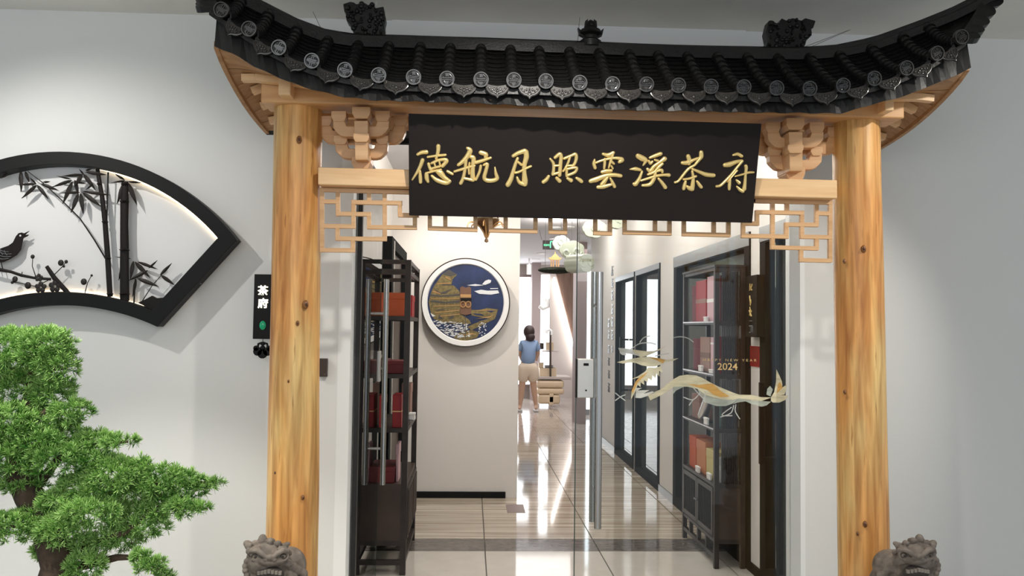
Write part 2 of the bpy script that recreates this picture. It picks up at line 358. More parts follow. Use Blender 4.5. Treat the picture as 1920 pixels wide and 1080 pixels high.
# ================================================================== SETTING
YW, YD, ZC = 3.88, 4.0, 2.905
XL, XR = P(637, 700, YW).x, P(1505, 700, YW).x
ZO = 2.44
m = MB().box(-5, XL, YW, YW + .12, 0, ZC); m.box(XR, 5.5, YW, YW + .12, 0, ZC); m.box(XL, XR, YW, YW + .12, ZO, ZC)
wall_front = struct('wall_front', m, 'wall')
x0, x1 = P(735, 50, YW).x, P(1397, 50, YW).x
struct('trim_1', MB().box(x0, x1, YW - .012, YW, ZO, ZC), 'wall', wall_front)
struct('ceiling_1', MB().box(-5, 5.5, -3, YW, ZC, ZC + .1), 'ceil')
struct('ceiling_2', MB().box(-3, 6, YW, 20, ZC, ZC + .1), 'ceilin')
m = MB().box(-5, 5.5, -3, 20, -.06, -.012)
floor = struct('floor', m, 'grout')
XI = 1.775                      # corridor side of the right wall
def tiles(xs, ys, mt, gap=.004):
    for i in range(len(xs) - 1):
        for j in range(len(ys) - 1):
            mk('floor_tile', MB().box(xs[i] + gap, xs[i + 1] - gap, ys[j] + gap, ys[j + 1] - gap, -.012, 0), mt, floor)
tx = [-2.21, -1.435, -.66, .115, .89, 1.665, 2.44, 3.2, 4.0]
ys_strip = (PZ(900, 1033).y, PZ(900, 1010).y)
tiles([-5] + tx + [5.5], [-3, -1.6, -.2, 1.2, 2.6, 4.0], 'beige')
tiles(tx, [4.0, 4.85, ys_strip[0]], 'beige'); tiles(tx, list(ys_strip), 'strip')
tiles(tx, [ys_strip[1], 7.15, 8.8, 10.05, 11.3], 'mwood')
tiles([-3, 0, 1.5, 3, 6], [11.3, 13, 15, 17.5, 20], 'mosaic')
# linings, corridor walls
m = MB().box(XL - .01, P(656, 700, YW).x, YW - .002, YD + .06, 0, ZO)
struct('trim_2', m, 'lining')
struct('trim_3', MB().box(XR - .012, XR + .01, YW - .002, YD + .06, 0, ZO), 'lining')
m = MB().box(-.86, -.72, YW + .12, 7.7, 0, ZC)
struct('wall_left', m, 'wallin')
XA = P(972, 700, 7.64).x
wb = struct('wall_back', MB().box(-.72, XA, 7.64, 7.84, 0, ZC), 'wallin')
struct('baseboard_back', MB().box(-.71, P(948, 930, 7.6).x, 7.615, 7.64, 0, .055), 'black', wb, bev=.004)
def yx(px, X=XI): return PX(px, 640, X).y
ops = [(yx(1190), yx(1155)), (yx(1238), yx(1193)), (yx(1408), yx(1265)), (4.25, yx(1428))]
ZT = 2.14
wr = MB(); edges = sorted(ops); y = YW + .12
for a, b in edges:
    if a > y: wr.box(XI, XI + .05, y, a, 0, ZC)
    wr.box(XI, XI + .05, a, b, ZT, ZC); y = b
wr.box(XI, XI + .05, y, 12.7, 0, ZC)
wall_right = struct('wall_right', wr, 'wallin')
y = edges[-1][1]; 
for k, (a, b) in enumerate([(edges[1][1], edges[2][0]), (edges[3][1], 12.7)]): mk('baseboard', MB().box(XI - .012, XI, a, b, 0, .07), 'steeld', wall_right)
mk('baseboard', MB().box(XI - .012, XI, edges[0][1], edges[1][0], 0, .06), 'blackf', wall_right)
def opening(kind, k, a, b, fm, mull=(), fw=.05, handle=None, gl='glass2', dep=.13, sill=.05):
    root = T('%s_%d' % (kind, k), None, None, (XI, (a + b) / 2, 0), kind='structure')
    mk('head_trim', MB().box(XI - .016, XI - .012, a, b, ZT - fw * .9, ZT), 'steeld', root)
    f = MB(); f.box(XI - .012, XI + dep, a, a + fw, 0, ZT); f.box(XI - .012, XI + dep, b - fw, b, 0, ZT); f.box(XI - .012, XI + dep, a + fw, b - fw, ZT - fw, ZT); f.box(XI - .012, XI + dep, a + fw, b - fw, 0, sill)
    mk('frame', f, fm, root)
    for q in mull: mk('mullion', MB().box(XI + .02, XI + .08, q - .025, q + .025, sill, ZT - fw), fm, root)
    mk('pane', MB().box(XI + .045, XI + .053, a + fw, b - fw, sill, ZT - fw), gl, root)
    if handle:
        y0, z0, z1 = handle; h = MB().bar((XI - .05, y0, z0), (XI - .05, y0, z1), .025, .025)
        h.bar((XI - .05, y0, z0 + .03), (XI + .04, y0, z0 + .03), .02, .02, (0, 0, 1)); h.bar((XI - .05, y0, z1 - .03), (XI + .04, y0, z1 - .03), .02, .02, (0, 0, 1)); mk('handle', h, 'black', root)
    return root
opening('door', 3, *ops[0], 'blackf', handle=(yx(1172), .78, 1.42), fw=.06)
opening('window', 1, *ops[1], 'blackf', fw=.06)
opening('window', 2, *ops[2], 'blackf', fw=.10, sill=.08)
opening('door', 4, *ops[3], 'blackf', mull=(yx(1451), ), handle=(yx(1443), .72, 1.2), fw=.10, sill=.10, dep=.05)
# side rooms behind the right wall
sr = struct('wall_side_room', MB().box(XI + .12, 4.2, 7.55, 7.65, 0, ZC), 'wallin')
struct('wall_far_side', MB().box(4.1, 4.2, YW + .12, 13.2, 0, ZC), 'wallin')
wn = T('window_3', None, None, (3, 13, 1), kind='structure')
f = MB()
for x in (1.9, 2.28, 2.62, 2.95, 3.4, 4.08): f.box(x - .03, x + .03, 12.95, 13.05, 1.2, 2.75)
f.box(1.9, 4.1, 12.95, 13.05, 2.68, 2.75); f.box(1.9, 4.1, 12.95, 13.05, 1.2, 1.26); f.box(1.9, 4.1, 12.95, 13.05, 1.58, 1.62)
mk('frame', f, 'steeld', wn)
for a, b in ((1.93, 2.25), (2.31, 2.59), (2.65, 2.92), (2.98, 3.37), (3.43, 4.05)): mk('pane', MB().box(a, b, 13.0, 13.01, 1.26, 2.68), 'winb', wn)
struct('wall_under_window', MB().box(1.9, 4.1, 12.9, 13.1, 0, 1.2), 'greypan')
# far hall
struct('wall_far', MB().box(-3, 6, 18.6, 18.8, 0, ZC), 'stucco')
struct('wall_far_left', MB().box(-3.1, -3, 7.84, 18.8, 0, ZC), 'wallin'); struct('wall_far_right', MB().box(5.9, 6, 13.2, 18.8, 0, ZC), 'wallin')
struct('wall_corridor_end', MB().box(XI + .12, 6, 13.1, 13.2, 0, ZC), 'wallin')
def pz(px, py, Y): return P(px, py, Y)
a, b = P(1046, 530, 18.55), P(1090, 705, 18.55)
top = P(1060, 506, 18.55)
m = MB().prism([P(1040, 505, 18.55), P(1130, 505, 18.55), P(1130, 748, 18.55), P(1088, 690, 18.55)], (0, -.03, 0)); struct('trim_4', m, 'panelb')
m = MB().bar(P(1039, 520, 18.5), P(1086, 690, 18.5), .06, .03); tag(mk('light_strip', m, 'ledw'), 'slanting white light strip on the far taupe wall', 'light strip')
w4 = T('window_4', None, None, (1.2, 18.5, 1), kind='structure')
mk('pane', MB().box(-.6, P(996, 600, 18.5).x, 18.52, 18.56, .3, 2.62), 'winw', w4)
f = MB().box(-.66, -.6, 18.48, 18.58, .24, 2.68); f.box(-.6, P(996, 600, 18.5).x, 18.48, 18.58, 2.62, 2.68); f.box(-.6, P(996, 600, 18.5).x, 18.48, 18.58, .24, .3); mk('frame', f, 'pillar', w4)
struct('trim_5', MB().box(P(997, 600, 18).x, P(1013, 600, 18).x, 18, 18.4, 0, ZC), 'pillar')
struct('trim_6', MB().box(P(1081, 600, 13.6).x, P(1100, 600, 13.6).x, 13.6, 14.1, 0, ZC), 'pillar')
w5 = T('window_5', None, None, (2, 16, 1), kind='structure')
mk('pane', MB().box(P(1101, 600, 15).x, P(1125, 600, 15).x, 15, 15.03, .1, 2.6), 'winb', w5)
mk('frame', MB().box(P(1101, 600, 15).x - .05, P(1125, 600, 15).x, 15.03, 15.08, .0, 2.7), 'steeld', w5)
# ================================================================== GLASS DOORS
XH = -.54; ZG = 2.36
d1 = T('door_1', None, None, (XH, YD, 0), kind='structure')
mk('glass_leaf', MB().box(XH - .006, XH + .006, YD + .03, 5.06, .015, ZG), 'glass', d1)
mk('edge_strip', MB().box(XH - .007, XH + .007, 5.06, 5.066, .015, ZG), 'glasse', d1)
mk('gasket', MB().box(P(663, 800, YD).x, P(672, 800, YD).x, YD - .01, YD + .025, 0, ZO), 'gasket', d1)
yh = 4.86; z0, z1 = P(737, 909, yh).z, P(737, 524, yh).z
for s in (-1, 1):
    hx = XH + s * .055; h = mk('handle_bar', MB().tube([(hx, yh, z0), (hx, yh, z1)], .016, 14), 'steel', d1, smooth=True)
    for py in (588, 841):
        z = P(713, py, yh).z; mk('standoff', MB().tube([(XH, yh, z), (hx, yh, z)], .008, 10), 'steel', h, smooth=True)
mk('lock_plate', MB().box(XH - .015, XH + .015, 4.98, 5.05, P(720, 716, 5).z, P(720, 658, 5).z), 'lock', d1, bev=.004)
d2 = T('door_2', None, None, (1.0, YD, 0), kind='structure')
xa, xb = P(1081, 700, YD).x, P(1487, 700, YD).x
mk('glass_leaf', MB().box(xa, xb, YD, YD + .012, .015, ZG), 'glass', d2)
mk('edge_strip', MB().box(xa - .004, xa, YD, YD + .012, .015, ZG), 'glasse', d2)
for px, s in ((1123, -1), (1113.5, 1)):
    yy = YD + s * .055; q = P(px, 700, yy); t, b = P(px, 510, yy).z, P(px, 991 if s < 0 else 978, yy).z
    h = mk('handle_bar', MB().tube([(q.x, yy, b), (q.x, yy, t)], .016, 14), 'steel', d2, smooth=True)
    for z in (b + .16, t - .16): mk('standoff', MB().tube([(q.x, YD + .006, z), (q.x, yy, z)], .009, 10), 'steel', h, smooth=True)
c0, c1 = P(1082, 746, YD - .03), P(1114, 673, YD - .03)
lk_ = mk('lock_case', MB().box(c0.x, c1.x, YD - .035, YD, c0.z, c1.z), 'lock', d2, bev=.004)
mk('keyhole', MB().lathe([(.004, 0), (.004, .003)], P(1099, 732, YD - .039), 12, 'y'), 'black', lk_)
q = P(1099, 683.5, YD - .037); mk('display_slot', MB().box(q.x - .012, q.x + .012, q.y, q.y + .004, q.z - .006, q.z + .006), 'black', lk_)
mk('latch_edge', MB().box(c0.x - .006, c0.x, YD - .03, YD + .0, c0.z, c1.z), 'black', lk_)
mk('transom_rail', MB().box(XL + .05, xb, YD - .012, YD + .03, ZG + .003, ZG + .05), 'blackf', d2)
# printed decal on the right leaf
def A(pts, ox=1140, oy=630, s=7.2, y=YD - .0012): return [P(ox + a / s, oy + b / s, y) for a, b in pts]
def B(pts, y=YD - .0012): return A(pts, 1260, 680, 8.348, y)
decal = T('dragon_decal', None, None, (1.0, YD, 1.2)); decal.parent = d2; decal.location = V((1.0, YD, 1.2)) - wl(d2)
decal['label'] = 'pale line-drawn dragon sticker'
OFF = (0, .0008, 0)
def dp(name, pts, mt, f=A, y=YD - .0012): mk(name, MB().prism(f(pts, y=y), OFF), mt, decal)
dp('body_band', [(20, 380), (100, 375), (200, 370), (60, 440), (20, 490)], 'veil', B)
dp('belly_band', [(400, 410), (520, 500), (660, 555), (800, 575), (960, 580), (1050, 560), (950, 640), (840, 680), (700, 680), (600, 650), (520, 620), (450, 520)], 'veil', B)
dp('tail_band', [(1050, 560), (1200, 585), (1400, 600), (1550, 610), (1480, 670), (1400, 690), (1250, 650), (1150, 605), (1020, 625), (950, 650)], 'veil', B)
dp('body', [(-380, 505), (-180, 420), (20, 260), (120, 205), (240, 188), (380, 200), (480, 240), (600, 310), (720, 370), (840, 420), (960, 470), (1050, 500), (1240, 505), (1400, 540), (1560, 545), (1400, 600), (1200, 580), (1050, 560), (960, 580), (800, 575), (660, 550), (520, 500), (400, 410), (240, 375), (100, 375), (20, 380), (-150, 500), (-340, 590)], 'cream', B)
dp('body_accent', [(250, 330), (420, 350), (560, 330), (640, 330), (760, 440), (900, 530), (760, 540), (640, 500), (560, 430), (420, 390)], 'amber', B, YD - .0022)
dp('tail_fin', [(1550, 545), (1600, 460), (1630, 300), (1635, 105), (1680, 200), (1720, 290), (1730, 360), (1700, 410), (1790, 345), (1790, 420), (1760, 500), (1700, 510), (1820, 515), (1780, 580), (1680, 625), (1580, 625), (1550, 600)], 'cream', B)
dp('side_fin', [(1480, 500), (1490, 410), (1535, 365), (1580, 420), (1550, 500), (1545, 530)], 'veil', B)
dp('tail_accent', [(1640, 480), (1660, 340), (1690, 300), (1735, 390)], 'amber', B, YD - .0022)
dp('snout', [(140, 160), (215, 165), (330, 185), (430, 265), (400, 268), (300, 240), (240, 235), (245, 262), (190, 255), (165, 235)], 'pale')
dp('brow', [(370, 240), (330, 180), (430, 195), (520, 205), (620, 205), (720, 165), (790, 130), (700, 190), (600, 235), (500, 275), (440, 290)], 'cream')
dp('upper_jaw', [(120, 355), (185, 335), (240, 325), (330, 305), (420, 290), (560, 280), (690, 300), (800, 320), (955, 300), (880, 335), (760, 355), (730, 380), (640, 410), (540, 412), (450, 395), (380, 365), (300, 355), (200, 372)], 'cream')
dp('jaw_accent', [(555, 288), (690, 300), (770, 325), (745, 370), (660, 330)], 'amber', y=YD - .0022)
dp('jaw_teeth', [(300, 590), (400, 545), (500, 480), (540, 425), (640, 430), (715, 405), (735, 490), (690, 470), (695, 550), (655, 500), (640, 565), (600, 530), (590, 600), (545, 570), (530, 625), (485, 595), (490, 660), (440, 625), (440, 690), (400, 660), (365, 760), (310, 860), (320, 740), (370, 620), (420, 560)], 'cream')
dp('jaw_edge', [(420, 560), (370, 620), (320, 740), (330, 780), (375, 690), (400, 630), (470, 560), (545, 480)], 'amber', y=YD - .0022)
dp('lower_teeth', [(385, 700), (460, 700), (400, 735), (560, 730), (480, 780), (600, 745), (640, 770), (560, 800), (440, 840), (370, 835), (375, 750)], 'pale')
for nm, pts, f in (('whisker', [(310, 180), (420, 105), (560, 92), (640, 112)], A), ('whisker', [(430, 85), (480, 25), (560, 0)], A), ('whisker', [(890, 20), (980, 10), (1080, 30), (1150, 80)], A), ('whisker', [(100, 770), (175, 830), (230, 870)], A), ('whisker', [(100, 870), (170, 820), (230, 795)], A), ('whisker', [(640, 270), (740, 250), (820, 235)], A),
                   ('leg_line', [(440, 470), (330, 580), (180, 540)], B), ('leg_line', [(330, 580), (270, 665)], B), ('leg_line', [(520, 450), (515, 620)], B), ('leg_line', [(340, 400), (500, 580)], B), ('leg_line', [(965, 670), (920, 790), (760, 850)], B), ('leg_line', [(1000, 660), (990, 760), (1060, 880)], B), ('leg_line', [(930, 700), (780, 820), (940, 830)], B)):
    q = f(pts); mk(nm, MB().stroke(q, [.005] * len(q), .0008, (0, -1, 0), 2, 4), 'hair', decal)
o = P(1364, 688, YD - .0015)
me = text_mesh('2024', .046, 'goldp', .0004, .0005); inst('year_text', me, d2, frame(o, (1.06, 0, 0), (0, 0, 1), (0, -1, 0)))
me = text_mesh('H A P P Y   N E W   Y E A R', .0165, 'goldp', .0004); o = P(1368, 675.5, YD - .0015); inst('greeting_text', me, d2, frame(o, (1.32, 0, 0), (0, 0, 1), (0, -1, 0)))
# ================================================================== GATE
gate = T('entrance_gate', 'timber gateway with log columns and upswept charcoal tiled roof', 'gate', (.416, 3.36, 0))
YC = 3.36
def column(xt, yt, xb, yb, rt, rb):
    a, b = P(xt, yt, YC), P(xb, yb, YC); t = (2.355 - b.z) / (a.z - b.z); top = b + (a - b) * t; t = -b.z / (a.z - b.z); bot = b + (a - b) * t
    rad = []; pts = []; vs = []; fs = []; K, N = 40, 36
    sd = U(0, 100)
    for i in range(K + 1):
        p = bot + (top - bot) * (i / K); r0 = rb + (rt - rb) * i / K
        for j in range(N):
            an = 2 * math.pi * j / N
            r = r0 * (1 + .025 * noise.noise(V((math.cos(an) * 1.5 + sd, math.sin(an) * 1.5, p.z * 1.6))) + .02 * noise.noise(V((math.cos(an) * 5 + sd, math.sin(an) * 5, p.z * 2.2))))
            vs.append(p + V((math.cos(an) * r, math.sin(an) * r, 0)))
    for i in range(K):
        for j in range(N): fs.append((i * N + j, i * N + (j + 1) % N, (i + 1) * N + (j + 1) % N, (i + 1) * N + j))
    fs += [tuple(range(N))[::-1], tuple(K * N + j for j in range(N))]
    m = MB(); m.add(vs, fs); c = mk('column', m, 'log', gate, smooth=True)
    return c, bot, top, rb, rt
def knot(col, px, py, r):
    c, bot, top, rb, rt = col
    d = ray(px, py); p = P(px, py, YC); t = (p.z - bot.z) / (top.z - bot.z); ax = bot + (top - bot) * t; rr = rb + (rt - rb) * t
    dx = p.x - ax.x; y = YC - math.sqrt(max(1e-6, rr * rr - dx * dx)); q = P(px, py, y - .0005); n = V((q.x - ax.x, q.y - YC, 0)).normalized()
    m = MB(); m.ell(q - n * .001, (r, r * .9, r * 1.45), 14, 8); k = mk('knot', m, 'knot', c, smooth=True)
    m2 = MB(); m2.ell(q + n * r * .62, (r * .45, r * .45, r * .62), 10, 6); mk('knot_heart', m2, 'heart', k, smooth=True)
M['heart'] = mat('knot_heart_brown', (.075, .028, .010), .5)
M['knot'] = mat('knot_brown', (.26, .105, .03), .45, var=.4, vscale=120)
cl = column(559.5, 205, 546.5, 1080, .0925, .100)
cr = column(1604.5, 235, 1620, 1080, .0925, .099)
for px, py, r in ((561, 262, .011), (573, 571, .012), (524, 594, .008), (558, 606, .007), (519, 886, .011), (568, 933, .007), (541, 715, .005)): knot(cl, px, py, r)
for px, py, r in ((1619, 467, .011), (1583, 490, .007), (1622, 983, .009), (1608, 1001, .006), (1584, 735, .007), (1637, 900, .005)): knot(cr, px, py, r)
# upper beam with its stub ends
zb, zt = P(760, 198, 3.245).z, P(760, 198, 3.245).z + .14
xbl, xbr = P(492, 180, 3.27).x, P(1690, 215, 3.27).x
mk('beam', MB().box(xbl, xbr, 3.245, 3.40, zb, zt), 'pine2', gate, bev=.006)
for px, wd in ((533, .045), (1668, .035)):
    x = P(px, 175, 3.18).x; mk('cross_beam', MB().box(x - wd / 2, x + wd / 2, 3.18, 3.62, zb + .012, zt + .03), 'pine', gate, bev=.004)
# header rail under the brackets, with slightly chamfered ends
a, b, c, d = P(596, 313.5, 3.26), P(596, 346, 3.26), P(1570, 337.5, 3.26), P(1570, 372, 3.26)
hz = MB().hexa([b, d, d + V((0, .09, 0)), b + V((0, .09, 0)), a, c, c + V((0, .09, 0)), a + V((0, .09, 0))])
header = mk('header_rail', hz, 'pine', gate, bev=.004)
# bracket sets
def bracket(pcx, sgn):
    yb_ = 3.31
    def q(dx, dy, y=yb_): return P(pcx + dx, dy + (0 if sgn < 0 else 21), y)
    root = T('bracket_set', None, None, P(pcx, 310, yb_)); root.parent = gate; root.location = wl(root) - wl(gate)
    def blk(name, x0, x1, y0, y1, y=yb_, dep=.06, tap=4):
        ym = y0 + (y1 - y0) * .55
        pl = [q(x0, y0, y), q(x1, y0, y), q(x1, ym, y), q(x1 - tap, y1, y), q(x0 + tap, y1, y), q(x0, ym, y)]
        mk(name, MB().prism(pl, (0, dep, 0)), 'brk', root, bev=.0025)
    def arm(name, w0, w1, ytop, ybot, y, dep=.045, tk=13):
        pl = [(-w0, ytop), (-w0 + 22, ytop), (-w0 + 26, ytop + tk * .8), (w1 - 26, ytop + tk * .8), (w1 - 22, ytop), (w1, ytop), (w1 - 1, ytop + 14), (w1 - 6, ybot - 9), (w1 - 14, ybot - 2), (w1 - 22, ybot), (-w0 + 22, ybot), (-w0 + 14, ybot - 2), (-w0 + 6, ybot - 9), (-w0 + 1, ytop + 14)]
        mk(name, MB().prism([q(a, b, y) for a, b in pl], (0, dep, 0)), 'pine2' if y > yb_ + .03 else 'brk', root, bev=.003)
    blk('bearing_block', -18, 18, 292, 316, yb_ - .015, .09, 5)
    arm('bracket_arm', 49, 50, 268, 297, yb_ + .012)
    arm('bracket_arm', 53, 53, 226, 256, yb_ - .03)
    arm('bracket_arm', 79, 84, 234, 268, yb_ + .05)
    for a, b in ((-52, -26), (28, 51)): blk('small_block', a, b, 254, 271, yb_ + .005, .055)
    for a, b in ((-56, -28), (26, 54)): blk('small_block', a, b, 208, 228, yb_ - .035, .055)
    for a, b in ((-81, -55), (60, 87)): blk('small_block', a, b, 217, 236, yb_ + .045, .05)
    m = MB().prism([q(-13, 226, yb_ - .08), q(13, 226, yb_ - .08), q(13, 300, yb_ - .06), q(-11, 300, yb_ - .06)], (0, .14, 0)); mk('centre_post', m, 'brk', root, bev=.003)
    blk('small_block', -15, 15, 250, 266, yb_ - .085, .06); blk('top_block', -17, 17, 200, 222, yb_ - .085, .12, 5)
bracket(677, -1); bracket(1492, 1)
# lattice of square bars hung under the header rail
lat = T('lattice', None, None, P(1082, 420, 3.33)); lat.parent = gate; lat.location = wl(lat) - wl(gate)
YL = 3.325
def bars(lst):
    for x0, y0, x1, y1 in lst:
        a, b = P(x0, y0, YL), P(x1, y1, YL); d = (b - a).normalized() * .0078
        hv = abs(d.x) > abs(d.z); mk('lattice_bar', MB().bar(a - d, b + d, .018 if hv else .0165, .0165), 'latw', lat, bev=.0015)
bars([(604, 358, 604, 469), (604, 356, 782, 361), (634, 358, 634, 402), (604, 378, 634, 378.5), (634, 401, 692, 402), (663, 379, 663, 425), (663, 379.5, 751, 381), (692, 359, 692, 379), (721.5, 359, 721.5, 447.6), (750, 381, 750, 403), (750, 403.5, 782, 404), (692, 402, 692, 425), (692, 426, 778, 427), (778, 372, 778, 427), (604, 424, 663, 425), (633, 424, 633, 447.5), (633, 447.5, 721.5, 448.5), (662, 448, 662, 469), (604, 469, 662, 469.5)])
bars([(782, 361, 1412, 377), (806, 375, 806, 428), (835, 377, 835, 429), (891.5, 378, 891.5, 431), (806, 428, 891.5, 431), (920, 378, 920, 432), (948, 379, 948, 433), (1004, 380, 1004, 434), (920, 432, 1004, 434), (1032, 380, 1032, 435), (1059.5, 381, 1059.5, 436), (1032, 435, 1059.5, 436), (1116, 382, 1116, 437), (1143.5, 383, 1143.5, 438), (1116, 437, 1143.5, 438),
      (1171, 383, 1171, 436), (1228, 384, 1228, 437), (1255, 384, 1255, 438), (1171, 436, 1255, 438), (1282, 384, 1282, 439), (1338, 385, 1338, 440), (1365.5, 385, 1365.5, 441), (1282, 439, 1365.5, 441)])
bars([(1412, 377, 1556, 380), (1556, 380, 1556, 488), (1448, 380, 1448, 464), (1419, 398, 1503, 399.5), (1419, 398, 1419, 419), (1393, 419, 1419, 419.5), (1475, 380, 1475, 398), (1503, 399, 1503, 444), (1530.5, 381, 1530.5, 422), (1531, 400, 1554, 401), (1474, 421, 1530, 422), (1474, 421, 1474, 444), (1393, 442.5, 1474, 444), (1393, 420, 1393, 442), (1503, 444, 1554, 445), (1530.5, 445, 1530.5, 465), (1448, 464, 1530, 466), (1501.5, 465, 1501.5, 488), (1501, 487.5, 1554, 489)])
# ------------------------------------------------------------------ roof
YE, YR, YB = 3.05, 3.42, 3.69
discs = [(415, 18), (467, 54), (523, 89), (585, 114), (647, 131), (710, 141), (775.5, 144.5), (838, 147.5), (902, 149), (963.5, 150), (1023.5, 152), (1087, 155), (1148.5, 157.5), (1212, 158), (1272, 160), (1333, 162), (1394.5, 163), (1456, 165), (1518, 166), (1580.5, 160), (1639, 147), (1699.5, 127.5), (1757, 100), (1803, 69)]
EV = sorted((P(x, y, YE - .02).x, P(x, y, YE - .02).z) for x, y in discs)
XM = .43
def yr(x): return YR - .30 * min(1.1, abs(x - XM) / 1.75) ** 3
def onridge(px, py):
    y = YR
    for _ in range(6): y = yr(P(px, py, y).x)
    q = P(px, py, y); return (q.x, q.z)
RD = sorted(onridge(x, y) for x, y in ((372, -62), (430, -28), (486, 0), (557, 36.5), (613, 57.6), (669, 66), (754, 68), (900, 72.5), (1082, 79), (1184, 83.5), (1288, 87), (1395, 89), (1492, 90.5), (1560, 87), (1633, 72), (1717, 42), (1779, 17), (1813, 0), (1885, -38)))
FA = sorted((P(x, y, YE).x, P(x, y, YE).z) for x, y in ((400, 84), (437, 99), (474, 122), (518, 142), (567, 161), (639, 179), (700, 186), (880, 191), (1150, 204), (1420, 209), (1580, 211), (1650, 191), (1700, 178), (1745, 160), (1800, 138), (1822, 126)))
def ze(x): return interp(EV, x) - .026
def zr(x): return min(interp(RD, x), 2.885) - .04
def deck(x, v):
    """point of the tiled slope, v = 0 eave .. 1 ridge"""
    z = ze(x) * (1 - v) + zr(x) * v - .022 * math.sin(math.pi * v)
    return V((x, YE + (yr(x) - YE) * v, z))
def xend(v, s): return XM - 1.385 - .07 * v if s < 0 else XM + 1.39 + .20 * v
NU, NV = 48, 8
rows = []
for i in range(NV + 1):
    v = i / NV; rows.append([deck(xend(v, -1) + (xend(v, 1) - xend(v, -1)) * j / NU, v) for j in range(NU + 1)])
m = MB().grid(rows, (0, 0, -.02))
back = []
for i in range(5):
    v = i / 4; r = []
    for j in range(NU + 1):
        f = j / NU; a = rows[-1][j]; b = V((P(500, 247, YB).x + f * (P(1650, 277, YB).x - P(500, 247, YB).x), YB, 2.34)); r.append(a.lerp(b, v))
    back.append(r)
m.grid(back, (0, 0, -.02))
roof = mk('tiled_roof', m, 'tile', gate)
roof['label'] = 'charcoal roof deck under the tiles'
# shared tile meshes, local x across, y up the slope, z out of the slope
def half_tube(r0, r1, L, n=8):
    m = MB(); vs = []; fs = []
    for k, (r, y) in enumerate(((r0, 0), (r0, L * .12), (r1, L))):
        for ri in (r, r - .006):
            for j in range(n + 1):
                a = math.pi * j / n; vs.append((ri * math.cos(a), y, ri * math.sin(a) * 1.05))
    b = n + 1
    for k in range(2):
        for j in range(n): fs.append((k * 2 * b + j, k * 2 * b + j + 1, (k + 1) * 2 * b + j + 1, (k + 1) * 2 * b + j))
    for j in range(n): fs.append((j, j + 1, b + j + 1, b + j))
    m.add(vs, fs); return m
tube_me = mesh_of('tube_tile', half_tube(.0255, .0195, .062), 'tile', V((0, 0, 0)), True)[0]
m = MB(); vs = []; fs = []
for k, (y, dz) in enumerate(((0, .010), (0, .018), (.062, .006))):
    for j in range(7):
        t = j / 6 * 2 - 1; vs.append((t * .046, y, dz * .75 + .006 * t * t - .010))
for k in range(2):
    for j in range(6): fs.append((k * 7 + j, k * 7 + j + 1, k * 7 + 8 + j, k * 7 + 7 + j))
m.add(vs, fs); pan_me = mesh_of('pan_tile', m, 'tile', V((0, 0, 0)))[0]
# round end tile with the longevity emblem (faces -y)
m = MB(); m.lathe([(.027, .012), (.028, -.002), (.0275, -.006), (.0235, -.006), (.0225, .004), (.0005, .004)], (0, 0, 0), 24, 'y')
def eb(x0, x1, z0, z1): m.box(x0, x1, -.005, .0045, z0, z1)
eb(-.015, .015, .0015, .0045); eb(-.015, .015, -.0045, -.0015)
for s in (-1, 1):
    eb(-.0045, -.002, min(s * .008, s * .018), max(s * .008, s * .018)); eb(.002, .0045, min(s * .008, s * .018), max(s * .008, s * .018))
    for sx in (-1, 1):
        pts = [V((sx * .0185 * math.cos(t), -.003, s * .0185 * math.sin(t))) for t in (.25, .5, .75, 1.0, 1.2)]
        m.tube(pts, .0016, 5); m.tube([pts[-1], V((sx * .0085, -.003, s * .0095)), V((sx * .012, -.003, s * .0085))], .0014, 5)
disc_me = mesh_of('round_end_tile', m, 'disc', V((0, 0, 0)), True)[0]
# drip tile: pointed petal plate with rim and a carved flower
oc = [(-.043, .012), (-.040, -.008), (-.038, -.016), (-.030, -.026), (-.020, -.033), (-.010, -.036), (-.004, -.041), (0, -.048), (.004, -.041), (.010, -.036), (.020, -.033), (.030, -.026), (.038, -.016), (.040, -.008), (.043, .012), (.022, .004), (0, .001), (-.022, .004)]
m = MB(); m.prism([(a, 0, b) for a, b in oc], (0, .006, 0))
rim = [V((a * .96, -.001, b * .97)) for a, b in oc[1:14]]; m.tube(rim, .0022, 5); m.tube([V((a * .80, -.0005, b * .8 + .001)) for a, b in oc[1:14]], .0012, 4)
for x, z, r in ((0, -.018, .007), (-.010, -.012, .006), (.010, -.012, .006), (-.018, -.016, .005), (.018, -.016, .005), (-.006, -.026, .005), (.006, -.026, .005), (0, -.008, .005), (-.026, -.008, .004), (.026, -.008, .004)): m.ell((x, -.001, z), (r * .7, .003, r), 6, 4)
drip_me = mesh_of('drip_tile', m, 'disc', V((0, 0, 0)), True)[0]
def slope_frame(x, v, lift=0):
    p = deck(x, v); yv = (deck(x, min(1, v + .05)) - deck(x, max(0, v - .05))).normalized(); e = (deck(x + .03, v) - deck(x - .03, v)).normalized()
    zv = e.cross(yv).normalized(); xv = yv.cross(zv).normalized(); return frame(p + zv * lift, xv, yv, zv)
xs = [p[0] for p in EV]
NT = 9
